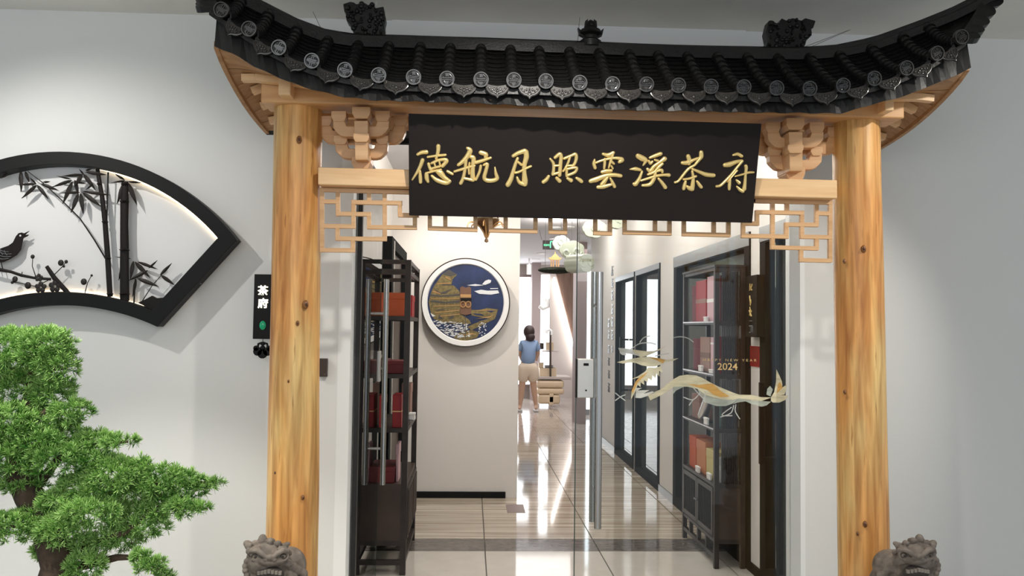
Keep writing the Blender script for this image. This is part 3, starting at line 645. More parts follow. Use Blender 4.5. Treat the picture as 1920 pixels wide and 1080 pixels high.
for i, x in enumerate(xs):
    L = (deck(x, 1) - deck(x, 0)).length
    for k in range(NT): inst('tube_tile', tube_me, roof, slope_frame(x, k / NT * .97, .012) @ Matrix.Diagonal((1, L / NT * 1.12 / .062, 1, 1)))
    sl = Matrix.Rotation(math.atan2(ze(x + .04) - ze(x - .04), .08), 4, 'Y').inverted()
    inst('round_end_tile', disc_me, roof, Matrix.Translation((x, YE - .018, ze(x) + .026)) @ sl @ Matrix.Rotation(math.radians(8), 4, 'X'))
    if i < len(xs) - 1:
        xm = (x + xs[i + 1]) / 2; wd = (xs[i + 1] - x)
        L = (deck(xm, 1) - deck(xm, 0)).length
        for k in range(11): inst('pan_tile', pan_me, roof, slope_frame(xm, k / 11 * .97, .006) @ Matrix.Diagonal((wd / .112, L / 11 * 1.2 / .062, 1, 1)))
        sl = Matrix.Rotation(math.atan2(ze(xm + .05) - ze(xm - .05), .1), 4, 'Y').inverted()
        inst('drip_tile', drip_me, roof, Matrix.Translation((xm, YE - .008, ze(xm) + .006)) @ sl @ Matrix.Rotation(math.radians(-12), 4, 'X') @ Matrix.Diagonal((wd / .112, 1, 1, 1)))
# verge tiles along both sloping ends
for s in (-1, 1):
    for k in range(5):
        v = k / 5; a = deck(xend(v, s), v); b = deck(xend(v + .25, s), min(1, v + .25)); u = (b - a).normalized(); sd = V((s, 0, -.15)).normalized(); n = sd.cross(u).normalized()
        if n.z < 0: n = -n
        pl = [a - sd * .03 + n * .01]
        for j in range(9):
            t = j / 8; pl.append(a + (b - a) * t + sd * (.05 * math.sin(math.pi * t) ** .6 * (1.15 - .5 * t)) + n * .012)
        pl.append(b - sd * .03 + n * .01); mk('verge_tile', MB().prism(pl, n * -.022), 'tile', roof)
# ridge
def ridge(x, dy, dz): return V((x, yr(x) + dy, zr(x) + dz))
x0, x1 = XM - 1.50, XM + 1.66
N = 60; sec = [(-.045, -.02), (-.045, .012), (-.03, .016), (-.03, .03), (-.018, .04), (.018, .04), (.03, .03), (.03, .016), (.045, .012), (.045, -.02)]
vs = []; fs = []
for i in range(N + 1):
    x = x0 + (x1 - x0) * i / N
    for a, b in sec: vs.append(ridge(x, a, b))
k = len(sec)
for i in range(N):
    for j in range(k): fs.append((i * k + j, i * k + (j + 1) % k, (i + 1) * k + (j + 1) % k, (i + 1) * k + j))
fs += [tuple(range(k)), tuple(N * k + j for j in range(k))[::-1]]
m = MB(); m.add(vs, fs); mk('ridge_course', m, 'tile', roof)
for i in range(18):
    x = x0 + .1 + (x1 - x0 - .2) * i / 17; 
    if 3 < i < 14: mk('ridge_cap', MB().lathe([(.016, -.085), (.019, -.085), (.019, .07), (.016, .07)], ridge(x, 0, .024), 10, 'x'), 'tile', roof, smooth=True)
# fascia membrane, soffit, rafters, verge boards
fx0, fx1 = FA[0][0], FA[-1][0]
def fz(x): return interp(FA, x)
rows = [[], []]
for j in range(121):
    x = fx0 + (fx1 - fx0) * j / 120; wv = .008 * math.sin(j * 1.35)
    rows[0].append(V((x, YE + .03, max(ze(x) + .0, fz(x) + .02)))); rows[1].append(V((x, YE + .012 + wv, fz(x))))
mk('eave_membrane', MB().grid(rows, (0, .006, 0)), 'membrane', roof)
xl1, xr1 = P(500, 247, YB).x, P(1650, 277, YB).x
def soff(f, t):
    """underside: f 0..1 along, t 0 front .. 1 back"""
    xa_ = fx0 + (fx1 - fx0) * f; xb_ = xl1 + (xr1 - xl1) * f; x = xa_ + (xb_ - xa_) * t; zf = fz(xa_) + .004; zbk = (P(500, 247, YB).z) * (1 - f) + P(1650, 277, YB).z * f
    u = abs(2 * f - 1); tent = .17 * (1 - u ** 8) * (1 - abs(2 * t - 1))
    return V((x, YE + .02 + (YB - YE - .02) * t, zf + (zbk - zf) * t ** (1 - .25 * u) + tent - .02 * u ** 6 * math.sin(math.pi * t)))
NB = 6
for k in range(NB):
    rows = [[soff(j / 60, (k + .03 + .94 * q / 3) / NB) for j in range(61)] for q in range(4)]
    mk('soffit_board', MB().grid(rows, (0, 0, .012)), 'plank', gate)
for t in (.24, .43, .62, .80):
    for f0, f1 in ((.018, .16), (.84, .982)):
        N = 8; vs = []
        m = MB(); pts = [soff(f0 + (f1 - f0) * i / N, t) for i in range(N + 1)]
        for i in range(N): m.bar(pts[i] - V((0, 0, .014)), pts[i + 1] - V((0, 0, .014)), .034, .026)
        mk('rafter', m, 'pine', gate)
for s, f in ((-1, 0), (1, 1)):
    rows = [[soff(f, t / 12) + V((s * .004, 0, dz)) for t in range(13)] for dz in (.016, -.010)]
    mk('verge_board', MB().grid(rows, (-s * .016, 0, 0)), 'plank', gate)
mk('eave_board', MB().grid([[soff(j / 60, .0) + V((0, .004, dz)) for j in range(61)] for dz in (.002, .010)], (0, .008, 0)), 'latw', gate)
mk('ridge_beam', MB().box(XM - 1.2, XM + 1.2, 3.40, 3.52, zt, 2.50), 'pine2', gate)
# ridge ornaments
def dragon_head(pts, ox, oy, sc, y, th, label, seed):
    random.seed(seed); pl = [P(ox + a / sc, oy + b / sc, y) for a, b in pts]
    root = mk('ridge_ornament', MB().prism(pl, (0, th, 0)), 'tile', gate, bev=.004); root['label'] = label
    xs_ = [p.x for p in pl]; zs_ = [p.z for p in pl]; m = MB(); n = 0; k = 0
    def inside(x, z):
        c = False; j = len(pl) - 1
        for i in range(len(pl)):
            if (pl[i].z > z) != (pl[j].z > z) and x < (pl[j].x - pl[i].x) * (z - pl[i].z) / (pl[j].z - pl[i].z) + pl[i].x: c = not c
            j = i
        return c
    while n < 55 and k < 2000:
        k += 1; x, z = U(min(xs_), max(xs_)), U(min(zs_), max(zs_))
        if inside(x, z) and inside(x + .006, z) and inside(x - .006, z):
            for yy in (y, y + th): m.ell((x, yy, z), (U(.005, .012), U(.006, .014), U(.005, .012)), 7, 5)
            n += 1
    mk('carved_scales', m, 'tile', root, smooth=True, kind='stuff')
    return root
dragon_head([(310, 95), (480, 40), (600, 60), (640, 100), (850, 60), (960, 130), (1090, 95), (1130, 200), (1340, 160), (1345, 260), (1370, 350), (1390, 470), (1360, 620), (1375, 850), (1330, 930), (770, 930), (760, 830), (640, 830), (560, 790), (490, 610), (400, 520), (380, 400), (395, 310), (345, 300)], 620, 0, 13.5, 3.385, .055, 'left dragon head finial facing outward', 3)
dragon_head([(300, 240), (420, 250), (480, 320), (570, 310), (620, 185), (740, 245), (900, 180), (1130, 245), (1220, 180), (1485, 250), (1420, 440), (1370, 440), (1390, 560), (1360, 640), (1250, 750), (1220, 870), (1140, 940), (950, 945), (940, 990), (200, 990), (270, 760), (225, 540), (255, 420)], 1420, 20, 13.5, 3.385, .055, 'right dragon head finial facing outward', 5)
f = MB(); b = P(1107, 80, YR); s = YR / F
f.lathe([(20 * s, -.02), (21 * s, 2 * s), (15 * s, 6 * s), (15 * s, 12 * s), (22 * s, 16 * s), (19 * s, 24 * s), (11 * s, 27 * s), (10 * s, 34 * s), (7 * s, 40 * s), (2 * s, 44 * s)], b, 14)
for sx in (-1, 1):
    f.prism([b + V((sx * x * s, -.012, z * s)) for x, z in ((14, 10), (22, 14), (25, 27), (19, 22), (14, 26))], (0, .024, 0)); f.prism([b + V((sx * x * s, -.012, z * s)) for x, z in ((6, 26), (12, 29), (11, 40), (6, 44))], (0, .024, 0))
f.ell(b + V((0, -.03, 20 * s)), (6 * s, 5 * s, 6 * s), 8, 6); f.ell(b + V((0, -.02, 32 * s)), (4 * s, 4 * s, 4 * s), 8, 6)
o = mk('ridge_ornament', f, 'tile', gate, smooth=True); o['label'] = 'small flame shaped centre finial'
for a, b in (((587, 22), (601, 52)), ((1087, 33), (1083, 80)), ((1594, 56), (1520, 88)), ((1590, 57), (1500, 91))):
    p, q = P(*a, 3.70), P(*b, YR); p.z = min(p.z, ZC)
    mk('stay_wire', MB().tube([p, q], .0014, 5), 'steeld', gate)
# ================================================================== SIGNBOARD
a, b, c = P(766, 213, 3.165), P(1428, 232, 3.165), P(767, 404, 3.262)
ux = (b - a).normalized(); n = ux.cross(c - a).normalized()
if n.y > 0: n = -n
so, sn = a, n
cor = [PP(x, y, so, sn) for x, y in ((766, 213), (1428, 232), (1410.5, 418), (767, 404))]
sign = T('signboard', 'long black tilted signboard with gilt brush characters over the doorway', 'sign', cor[2].lerp(cor[3], .5))
mk('board', MB().prism(cor, -sn * .022), 'sign', sign, bev=.002)
def chars(ox, oy, sc, strokes):
    m = MB()
    for st in strokes:
        pts = [PP(ox + a / sc, oy + b / sc, so + sn * .0005, sn) for a, b, w_ in st]; m.stroke(pts, [w_ * 1.22 / sc * 3.2 / F for a, b, w_ in st], .0065, sn)
    o = mk('character', m, 'gold', sign, smooth=True)
K = 10.667
chars(765, 265, K, [[(190, 265, 50), (270, 225, 65), (370, 215, 75)], [(290, 375, 70), (245, 500, 65), (170, 640, 50), (85, 770, 30)], [(240, 590, 40), (245, 720, 65), (250, 820, 60)],
    [(605, 95, 75), (600, 200, 65), (560, 350, 45)], [(395, 315, 40), (560, 290, 45), (750, 272, 45)], [(410, 450, 55), (430, 520, 55), (455, 560, 70)], [(470, 440, 45), (590, 385, 50), (720, 365, 60), (770, 395, 75), (690, 500, 60)], [(520, 420, 38), (545, 500, 35)], [(625, 400, 36), (640, 480, 36)], [(460, 550, 45), (560, 520, 45), (640, 500, 45)], [(360, 640, 40), (500, 600, 45), (660, 565, 40)],
    [(370, 650, 70), (375, 740, 75), (400, 810, 50)], [(475, 690, 45), (580, 780, 75), (760, 835, 75), (830, 800, 70)], [(820, 790, 60), (720, 720, 80), (650, 640, 110), (580, 600, 70)], [(790, 600, 50), (890, 655, 50)]])
chars(765, 265, K, [[(1185, 135, 50), (1240, 190, 90), (1180, 310, 85), (1090, 410, 75), (1000, 475, 50)], [(1160, 380, 55), (1140, 560, 55), (1100, 740, 60), (1055, 840, 65)], [(1265, 315, 70), (1310, 340, 80), (1300, 480, 70), (1290, 640, 80), (1300, 770, 80)], [(1300, 780, 60), (1210, 760, 55), (1120, 740, 50)], [(1230, 430, 36), (1215, 560, 40), (1220, 650, 36)], [(930, 605, 45), (1080, 560, 50), (1240, 510, 45), (1340, 490, 30)],
    [(1450, 225, 75), (1560, 265, 80), (1540, 320, 50)], [(1360, 425, 65), (1490, 385, 60), (1655, 330, 45)], [(1455, 490, 50), (1430, 610, 50), (1360, 770, 45)], [(1515, 475, 45), (1585, 455, 60), (1560, 580, 65), (1525, 720, 70), (1570, 780, 75), (1700, 785, 75), (1780, 740, 75), (1755, 640, 55), (1738, 520, 25)]])
chars(940, 265, K, [[(235, 295, 60), (330, 240, 70), (470, 195, 85)], [(490, 210, 90), (500, 320, 90), (460, 480, 75), (460, 640, 75), (470, 780, 100), (470, 860, 90)], [(325, 340, 50), (280, 460, 60), (230, 620, 65), (190, 760, 80), (130, 870, 90)], [(340, 420, 45), (400, 470, 50)], [(285, 630, 45), (360, 610, 45), (460, 560, 45), (590, 500, 45)], [(450, 860, 75), (360, 820, 65), (315, 720, 40)]])
chars(940, 265, K, [[(975, 350, 40), (1040, 440, 55), (1045, 560, 55), (1030, 660, 60)], [(1075, 325, 60), (1170, 255, 65), (1195, 320, 65), (1180, 480, 65), (1165, 680, 65)], [(1060, 490, 40), (1150, 485, 40)], [(1040, 660, 50), (1140, 630, 45)], [(1260, 345, 50), (1390, 290, 50), (1480, 260, 60), (1500, 330, 60), (1470, 440, 55), (1420, 500, 50)], [(1370, 320, 45), (1330, 440, 45), (1280, 540, 45), (1235, 600, 36)], [(1300, 490, 36), (1420, 480, 36)],
    [(1310, 560, 45), (1305, 640, 50), (1310, 700, 50)], [(1320, 555, 45), (1440, 530, 45), (1510, 535, 50), (1470, 620, 55), (1330, 680, 50)], [(945, 700, 55), (900, 770, 70), (840, 815, 70)], [(1105, 735, 60), (1165, 795, 75)], [(1320, 740, 50), (1395, 785, 75)], [(1500, 735, 45), (1560, 770, 70), (1605, 805, 65)]])
chars(1090, 270, K, [[(430, 200, 45), (540, 225, 75), (640, 175, 60)], [(635, 190, 50), (590, 330, 50), (545, 480, 30)], [(265, 310, 30), (250, 390, 60), (275, 480, 60)], [(295, 375, 40), (430, 325, 45), (620, 285, 45), (760, 290, 60), (810, 320, 90), (760, 360, 60)], [(470, 300, 50), (465, 400, 50), (455, 490, 40)], [(600, 350, 50), (650, 395, 40)], [(600, 440, 35), (630, 490, 35)], [(410, 560, 55), (500, 540, 65), (600, 535, 55)],
    [(180, 745, 75), (300, 710, 90), (480, 640, 75), (650, 620, 70), (790, 640, 65)], [(520, 670, 50), (470, 740, 75), (410, 810, 75)], [(330, 865, 65), (450, 855, 75), (600, 810, 50)], [(580, 690, 40), (630, 780, 55), (665, 855, 60)]])
chars(1090, 270, K, [[(1130, 240, 85), (1220, 290, 100), (1290, 330, 70), (1235, 430, 25)], [(970, 508, 20), (1080, 500, 70), (1180, 520, 50)], [(1215, 550, 40), (1160, 690, 60), (1090, 800, 80), (1050, 800, 60)], [(1370, 275, 45), (1480, 235, 65), (1590, 195, 65)], [(1350, 340, 45), (1380, 390, 55), (1420, 350, 40)], [(1470, 320, 40), (1530, 335, 45)], [(1665, 300, 90), (1560, 370, 50), (1450, 450, 60), (1380, 540, 70), (1320, 500, 50)], [(1620, 400, 50), (1540, 470, 60), (1460, 560, 50), (1330, 610, 40)], [(1470, 560, 40), (1600, 520, 55), (1620, 560, 50)],
    [(1190, 735, 40), (1330, 690, 45), (1500, 640, 50), (1660, 620, 50), (1750, 625, 70)], [(1480, 580, 55), (1450, 700, 70), (1370, 810, 70), (1220, 830, 45)], [(1540, 690, 40), (1610, 770, 60), (1680, 870, 70)]])
chars(1250, 275, K, [[(430, 190, 75), (450, 260, 75), (445, 340, 65)], [(310, 325, 60), (420, 320, 80), (540, 265, 50), (630, 230, 45)], [(690, 115, 75), (690, 200, 80), (650, 260, 60), (560, 370, 45)], [(560, 370, 45), (430, 450, 50), (320, 580, 50), (230, 690, 45), (165, 715, 45)], [(510, 445, 40), (640, 500, 55), (790, 560, 75), (940, 575, 70)], [(510, 490, 40), (530, 620, 55), (520, 760, 75), (510, 840, 80)], [(510, 850, 80), (450, 830, 75), (405, 790, 40)], [(335, 655, 40), (450, 640, 45), (585, 595, 45)], [(375, 700, 50), (355, 780, 65), (340, 845, 60)], [(605, 690, 36), (650, 760, 60), (690, 810, 60)]])
chars(1250, 275, K, [[(1325, 170, 35), (1420, 150, 60), (1500, 190, 55)], [(1160, 370, 75), (1260, 355, 90), (1390, 305, 65), (1510, 280, 45)], [(1510, 290, 50), (1420, 400, 45), (1290, 560, 45), (1150, 710, 50), (1070, 780, 50), (995, 795, 45)], [(1405, 480, 36), (1310, 590, 30), (1210, 710, 18)], [(1265, 660, 45), (1255, 760, 60), (1250, 850, 50)], [(1365, 595, 25), (1500, 560, 36), (1640, 520, 45), (1735, 515, 36)], [(1580, 385, 60), (1590, 430, 60), (1575, 560, 45), (1565, 720, 55), (1550, 850, 75)], [(1520, 895, 60), (1460, 860, 55), (1400, 795, 30)], [(1395, 670, 40), (1450, 725, 60)]])
random.seed(11)
# ================================================================== FAN SHADOW BOX
XF = 110
def arc_pts(xa, ya, xb, yb, n, R_):
    """circle arc through apex (XF, ya) to (xb, yb), mirrored to the left"""
    dx, dy = xb - XF, yb - ya; r = (dx * dx + dy * dy) / (2 * dy); am = math.asin(dx / r)
    return [(XF + r * math.sin(am * (2 * i / n - 1)), ya + r - r * math.cos(am * (2 * i / n - 1))) for i in range(n + 1)]
fan = T('fan_wall_panel', 'fan shaped black framed bamboo and bird relief on left wall', 'wall art', P(110, 430, YW))
NA = 40
ot, ob = arc_pts(0, 284, 444, 450, NA, 0), arc_pts(0, 572, 295, 613, NA, 0)
it, ib = arc_pts(0, 308, 408, 446, NA, 0), arc_pts(0, 547, 284, 582, NA, 0)
YFf, YFb = 3.795, 3.868
outer = [P(x, y, YFf) for x, y in ot + ob[::-1]]; inner = [P(x, y, YFf) for x, y in it + ib[::-1]]
mk('frame', MB().ring(outer, inner, (0, YFb - YFf, 0)), 'black', fan, bev=.002)
inb = [q + V((0, YFb - YFf, 0)) for q in inner]; otb = [i + (o - i) * .5 + V((0, YFb - YFf - .006, 0)) for i, o in zip(inner, outer)]
mk('backing', MB().prism(otb, (0, .006, 0)), 'back', fan)
for arc in (it, ib):
    pts = [P(x, y + (2 if arc is it else -2), 3.852) for x, y in arc]; mk('led_strip', MB().tube(pts, .0025, 5), 'led', fan)
mk('hinge', MB().box(P(372, 530, 3.85).x, P(378, 530, 3.85).x, 3.83, 3.85, P(372, 533, 3.85).z, P(372, 526, 3.85).z), 'steeld', fan)
YAA = 3.825
def Q(x, y, yy=YAA): return P(x / 3.723, 300 + y / 3.723, yy)
def cane(pts, w0, nodes=()):
    q = [Q(*p) for p in pts]; m = MB()
    m.tube(q, [wd / 3.723 / 2 * YAA / F for wd in w0], 8, .45)
    o = mk('bamboo_cane', m, 'art', fan, smooth=True)
    for x, y, wd in nodes:
        c = Q(x, y); r = wd / 3.723 / 2 * YAA / F; mk('cane_node', MB().lathe([(r * .8, -.004), (r * 1.12, 0), (r * .8, .004)], c, 8), 'art', o)
cane([(872, 150), (869, 290), (867, 450), (869, 630), (868, 780), (870, 985)], [46, 58, 56, 60, 62, 64], [(868, 290, 62), (869, 628, 66), (870, 935, 68), (872, 170, 48)])
cane([(680, 62), (697, 170), (712, 250), (733, 430), (752, 680), (768, 955)], [28, 30, 32, 36, 38, 38], [(693, 168, 32), (733, 432, 42), (752, 685, 44), (768, 935, 44)])
cane([(755, 85), (750, 250), (745, 430)], [12, 11, 10])
cane([(195, 80), (300, 160), (430, 280), (560, 410), (660, 560), (738, 690)], [5, 7, 8, 9, 10, 11])
cane([(935, 1000), (944, 830)], [12, 8]); cane([(990, 990), (1060, 880), (1130, 800)], [7, 6, 5])
leaves = [(145, 75, 148, 220, 30), (175, 80, 202, 155, 22), (250, 165, 105, 172, 16), (255, 175, 152, 268, 26), (260, 175, 338, 275, 26), (285, 165, 412, 215, 24), (60, 95, 5, 130, 18), (250, 165, 205, 122, 13), (300, 155, 350, 150, 14),
          (575, 100, 430, 112, 20), (575, 100, 528, 185, 30), (585, 100, 668, 210, 30), (600, 85, 750, 105, 26), (580, 100, 550, 62, 11), (500, 140, 362, 188, 24), (500, 135, 398, 113, 13), (500, 150, 433, 305, 32), (515, 150, 605, 165, 15), (520, 140, 545, 240, 26),
          (555, 225, 428, 230, 20), (550, 235, 498, 368, 30), (565, 235, 585, 378, 32), (575, 225, 708, 328, 32), (580, 220, 775, 246, 24), (650, 170, 602, 208, 13), (600, 75, 640, 62, 14),
          (875, 145, 778, 160, 13), (865, 160, 818, 305, 32), (890, 155, 956, 315, 34), (890, 150, 990, 158, 15), (870, 140, 798, 95, 16),
          (930, 705, 908, 832, 28), (940, 710, 1048, 824, 32), (960, 710, 1102, 764, 22), (1030, 770, 898, 842, 28), (960, 825, 1112, 886, 30), (945, 830, 922, 955, 22), (910, 688, 795, 675, 12), (890, 830, 850, 875, 14), (840, 760, 828, 840, 12)]
for x0, y0, x1, y1, wd in leaves + [(1120, 802, 1200, 720, 22), (1125, 805, 1222, 875, 26), (1040, 755, 1100, 700, 14)]:
    a, b = Q(x0, y0), Q(x1, y1); d = b - a; L = d.length; u = d / L; sd = V((u.z, 0, -u.x)); hw = wd / 3.723 / 2 * YAA / F; vs = []
    yo = V((0, U(-.006, .006), 0))
    for t, k in ((0, .12), (.15, .7), (.35, 1), (.6, .8), (.82, .4), (1, .02)): vs += [a + d * t + sd * hw * k + yo, a + d * t + V((0, -.004, 0)) + yo, a + d * t - sd * hw * k + yo]
    fs = []
    for i in range(5): fs += [(3 * i, 3 * i + 1, 3 * i + 4, 3 * i + 3), (3 * i + 1, 3 * i + 2, 3 * i + 5, 3 * i + 4)]
    n = len(vs); vs += [v_ + V((0, .003, 0)) for v_ in vs]; fs += [tuple(n + i for i in f)[::-1] for f in list(fs)]
    mk('bamboo_leaf', MB().add(vs, fs), 'art2', fan)
mk('rock', MB().prism([Q(x, y) for x, y in ((965, 995), (1010, 975), (1060, 948), (1090, 965), (1140, 960), (1060, 1050))], (0, .02, 0)), 'art', fan)
bird = mk('bird', MB().prism([Q(x, y) for x, y in ((203, 494), (165, 512), (150, 505), (128, 510), (110, 530), (88, 575), (55, 598), (0, 618), (-70, 650), (-180, 730), (-175, 742), (-70, 705), (-20, 716), (20, 714), (70, 690), (115, 662), (143, 625), (152, 580), (160, 545), (190, 530), (200, 520), (172, 522))], (0, .008, 0)), 'art', fan, bev=.002)
m = MB()
for k, (a, b) in enumerate((((-10, 620), (60, 640)), ((-10, 640), (80, 655)), ((-20, 660), (75, 672)), ((-30, 680), (60, 686)), ((0, 625), (20, 660)), ((30, 630), (50, 665)))): m.stroke([Q(*a, YAA - .003), Q((a[0] + b[0]) / 2, (a[1] + b[1]) / 2 + 8, YAA - .003), Q(*b, YAA - .003)], [.0018] * 3, .001, (0, -1, 0), 3, 3)
mk('wing_lines', m, 'greypan', bird); mk('eye', MB().ell(Q(142, 528, YAA - .002), (.0045, .002, .0045), 10, 6), 'back', bird)
m = MB(); m.tube([Q(5, 700), Q(20, 765)], .002, 5); m.tube([Q(-25, 705), Q(-12, 760)], .002, 5); mk('legs', m, 'art', bird)
def twig(pts, w0, nm='plum_branch'): mk(nm, MB().tube([Q(*p) for p in pts], [wd / 3.723 / 2 * YAA / F for wd in w0], 7, .5), 'art', fan, smooth=True)
twig([(-200, 700), (-60, 750), (0, 766), (80, 782), (150, 806), (250, 826), (355, 832)], [26, 24, 26, 20, 22, 18, 20]); twig([(325, 742), (380, 825), (480, 935)], [26, 34, 34])
for pts in ([(250, 815), (225, 740), (230, 665)], [(360, 820), (440, 740), (465, 705)], [(85, 853), (120, 856), (250, 882)], [(250, 885), (345, 835)], [(590, 940), (610, 860), (640, 805)], [(150, 810), (155, 780)], [(105, 830), (85, 855)]): twig(pts, [7, 6, 5][:len(pts)], 'twig')
for x, y, r in ((228, 675, 14), (425, 718, 20), (462, 710, 12), (105, 832, 19), (85, 855, 10), (195, 876, 22), (585, 850, 21), (640, 806, 8), (445, 742, 9)): mk('blossom_bud', MB().ell(Q(x, y), (r * YAA / F / 3.723, .006, r * 1.1 * YAA / F / 3.723), 9, 6), 'art2', fan, smooth=True)
for x, y, r in ((285, 890, 42), (385, 882, 46), (272, 822, 30)):
    m = MB(); c = Q(x, y); rr = r * YAA / F / 3.723
    for k in range(5): m.ell(c + V((math.cos(k * 1.257 + .3) * rr * .55, -.002, math.sin(k * 1.257 + .3) * rr * .55)), (rr * .42, .004, rr * .42), 8, 5)
    o = mk('plum_blossom', m, 'art2', fan); m = MB()
    for k in range(8): m.tube([c + V((0, -.006, 0)), c + V((math.cos(k * .785) * rr * .4, -.008, math.sin(k * .785) * rr * .4))], .0008, 4)
    mk('stamens', m, 'steeld', o)
# ================================================================== HANGING SIGN and SWITCH
hs = T('hanging_sign', 'narrow black vertical sign with two lit characters beside left column', 'sign', P(493, 575, 3.80))
a, b = P(477, 514, 3.80), P(516, 636, 3.80)
mk('board', MB().box(a.x, b.x, 3.80, 3.83, b.z, a.z), 'black', hs, bev=.002)
mk('bracket', MB().box(a.x + .02, b.x - .02, 3.83, 3.88, b.z + .05, a.z - .05), 'black', hs)
for ch, py in (('茶', 546), ('府', 570)):
    me = text_mesh(ch, .046, 'letter', .003, .0008); o = P(493, py, 3.797); inst('character', me, hs, frame(o, (1, 0, 0), (0, 0, 1), (0, -1, 0)))
q = P(492.5, 610, 3.798); mk('jade_disc', MB().ell(q, (.0145, .006, .020), 16, 8), 'jade', hs, smooth=True)
cp = P(492.5, 655, 3.81); s = 3.81 / F
mk('cord', MB().tube([P(493, 636, 3.81), P(493, 645, 3.81)], .0015, 5), 'black', hs)
m = MB()
for dx, dz, r in ((0, -8, 9), (-9, -4, 8), (9, -4, 8), (-12, 2, 5), (12, 2, 5), (0, 2, 5)): m.lathe([(r * s, -.004), (r * s, .004)], cp + V((dx * s, 0, dz * s)), 14, 'y')
for sx in (-1, 1): m.tube([cp + V((sx * a_ * s, 0, b_ * s)) for a_, b_ in ((4, -2), (9, 4), (8, 10), (3, 12), (3, 8))], 2.2 * s, 6)
m.tube([cp + V((0, 0, 14 * s)), cp], 2.5 * s, 6)
mk('cloud_pendant', m, 'black', hs)
a, b = P(597, 672, 3.86), P(613.5, 706.5, 3.86)
sw = T('wall_reader', 'small brown rectangular reader box on wall right of left column', 'wall box', ((a.x + b.x) / 2, 3.88, (a.z + b.z) / 2))
mk('case', MB().box(a.x, b.x, 3.855, 3.88, b.z, a.z), 'switch', sw, bev=.003)
q = P(609, 702, 3.854); mk('mark', MB().box(q.x - .004, q.x + .004, 3.8535, 3.855, q.z - .001, q.z + .001), 'steeld', sw)
# ================================================================== BONSAI
YBn = 2.72
bon = T('bonsai_pine', 'green needled bonsai pine with stepped foliage pads at left', 'plant', (P(60, 1080, YBn).x, YBn, 0))
def BP(x, y, dy=0): return P(x, y, YBn + dy)
pb = BP(90, 1150)
tr = [V((pb.x - .01, YBn, .52)), BP(95, 1120), BP(110, 1060), BP(90, 990), BP(55, 930), BP(30, 880), BP(45, 800), BP(60, 720), BP(55, 660)]
mk('trunk', MB().tube(tr, [.06, .055, .05, .046, .042, .036, .026, .016, .006], 12), 'bark', bon, smooth=True)
for pts in ([(95, 1010), (150, 960), (230, 920), (330, 905), (405, 905)], [(105, 1050), (170, 1020), (230, 1000), (300, 950), (390, 955)], [(110, 1060), (160, 1060), (220, 1045), (260, 1045), (310, 1075)], [(55, 930), (110, 860), (180, 835), (240, 828)], [(30, 880), (10, 840), (-40, 800)], [(45, 800), (90, 770), (150, 780)], [(60, 720), (100, 690), (125, 690)], [(60, 720), (20, 700), (-30, 680)], [(90, 990), (40, 985), (-40, 985)]):
    q = [BP(x, y, U(-.03, .03)) for x, y in pts]; mk('branch', MB().tube(q, [.017 * (1 - .75 * i / (len(q) - 1)) for i in range(len(q))], 8), 'bark', bon, smooth=True)
import numpy as np
rng = np.random.default_rng(5)
def pad(x, y, rx, ry, dens=1.0, tint=0.0, dy=0.0):
    c = np.array(BP(x, y, dy)); s = YBn / F; a = np.array((rx * s, max(rx * .7, ry) * s, ry * s))
    n = int(max(10, dens * (rx * ry) / 12)); vs = []; fs = []; tv = []
    for _ in range(n):
        d = rng.normal(size=3); d /= np.linalg.norm(d)
        if d[2] < -.35 and rng.random() < .6: d[2] = -d[2]
        if d[1] > .3 and rng.random() < .7: d[1] = -d[1]
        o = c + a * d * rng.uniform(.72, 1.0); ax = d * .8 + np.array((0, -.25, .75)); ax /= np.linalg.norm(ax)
        tt = min(1, max(0, .5 + tint + .2 * rng.normal() + .15 * d[2]))  # tint carries shade: deep pads darker, tufts facing up lighter
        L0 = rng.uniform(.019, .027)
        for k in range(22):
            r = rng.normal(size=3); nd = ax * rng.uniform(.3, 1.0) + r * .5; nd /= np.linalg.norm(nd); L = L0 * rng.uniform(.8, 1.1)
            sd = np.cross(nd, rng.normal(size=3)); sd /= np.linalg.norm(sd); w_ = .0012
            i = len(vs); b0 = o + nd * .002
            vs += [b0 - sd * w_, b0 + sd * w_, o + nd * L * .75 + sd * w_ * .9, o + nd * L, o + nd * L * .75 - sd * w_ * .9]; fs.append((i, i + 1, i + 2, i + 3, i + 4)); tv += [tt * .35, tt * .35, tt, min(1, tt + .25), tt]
    me = bpy.data.meshes.new('foliage_pad'); va = np.array(vs); me.from_pydata((va - c).tolist(), [], fs); me.materials.append(M['needle'])
    at = me.attributes.new('tint', 'FLOAT', 'POINT'); at.data.foreach_set('value', np.array(tv, dtype=np.float32))
    ob_ = bpy.data.objects.new('foliage_pad', me); C.objects.link(ob_); ob_.parent = bon; ob_.location = V(c) - wl(bon); ob_['kind'] = 'stuff'
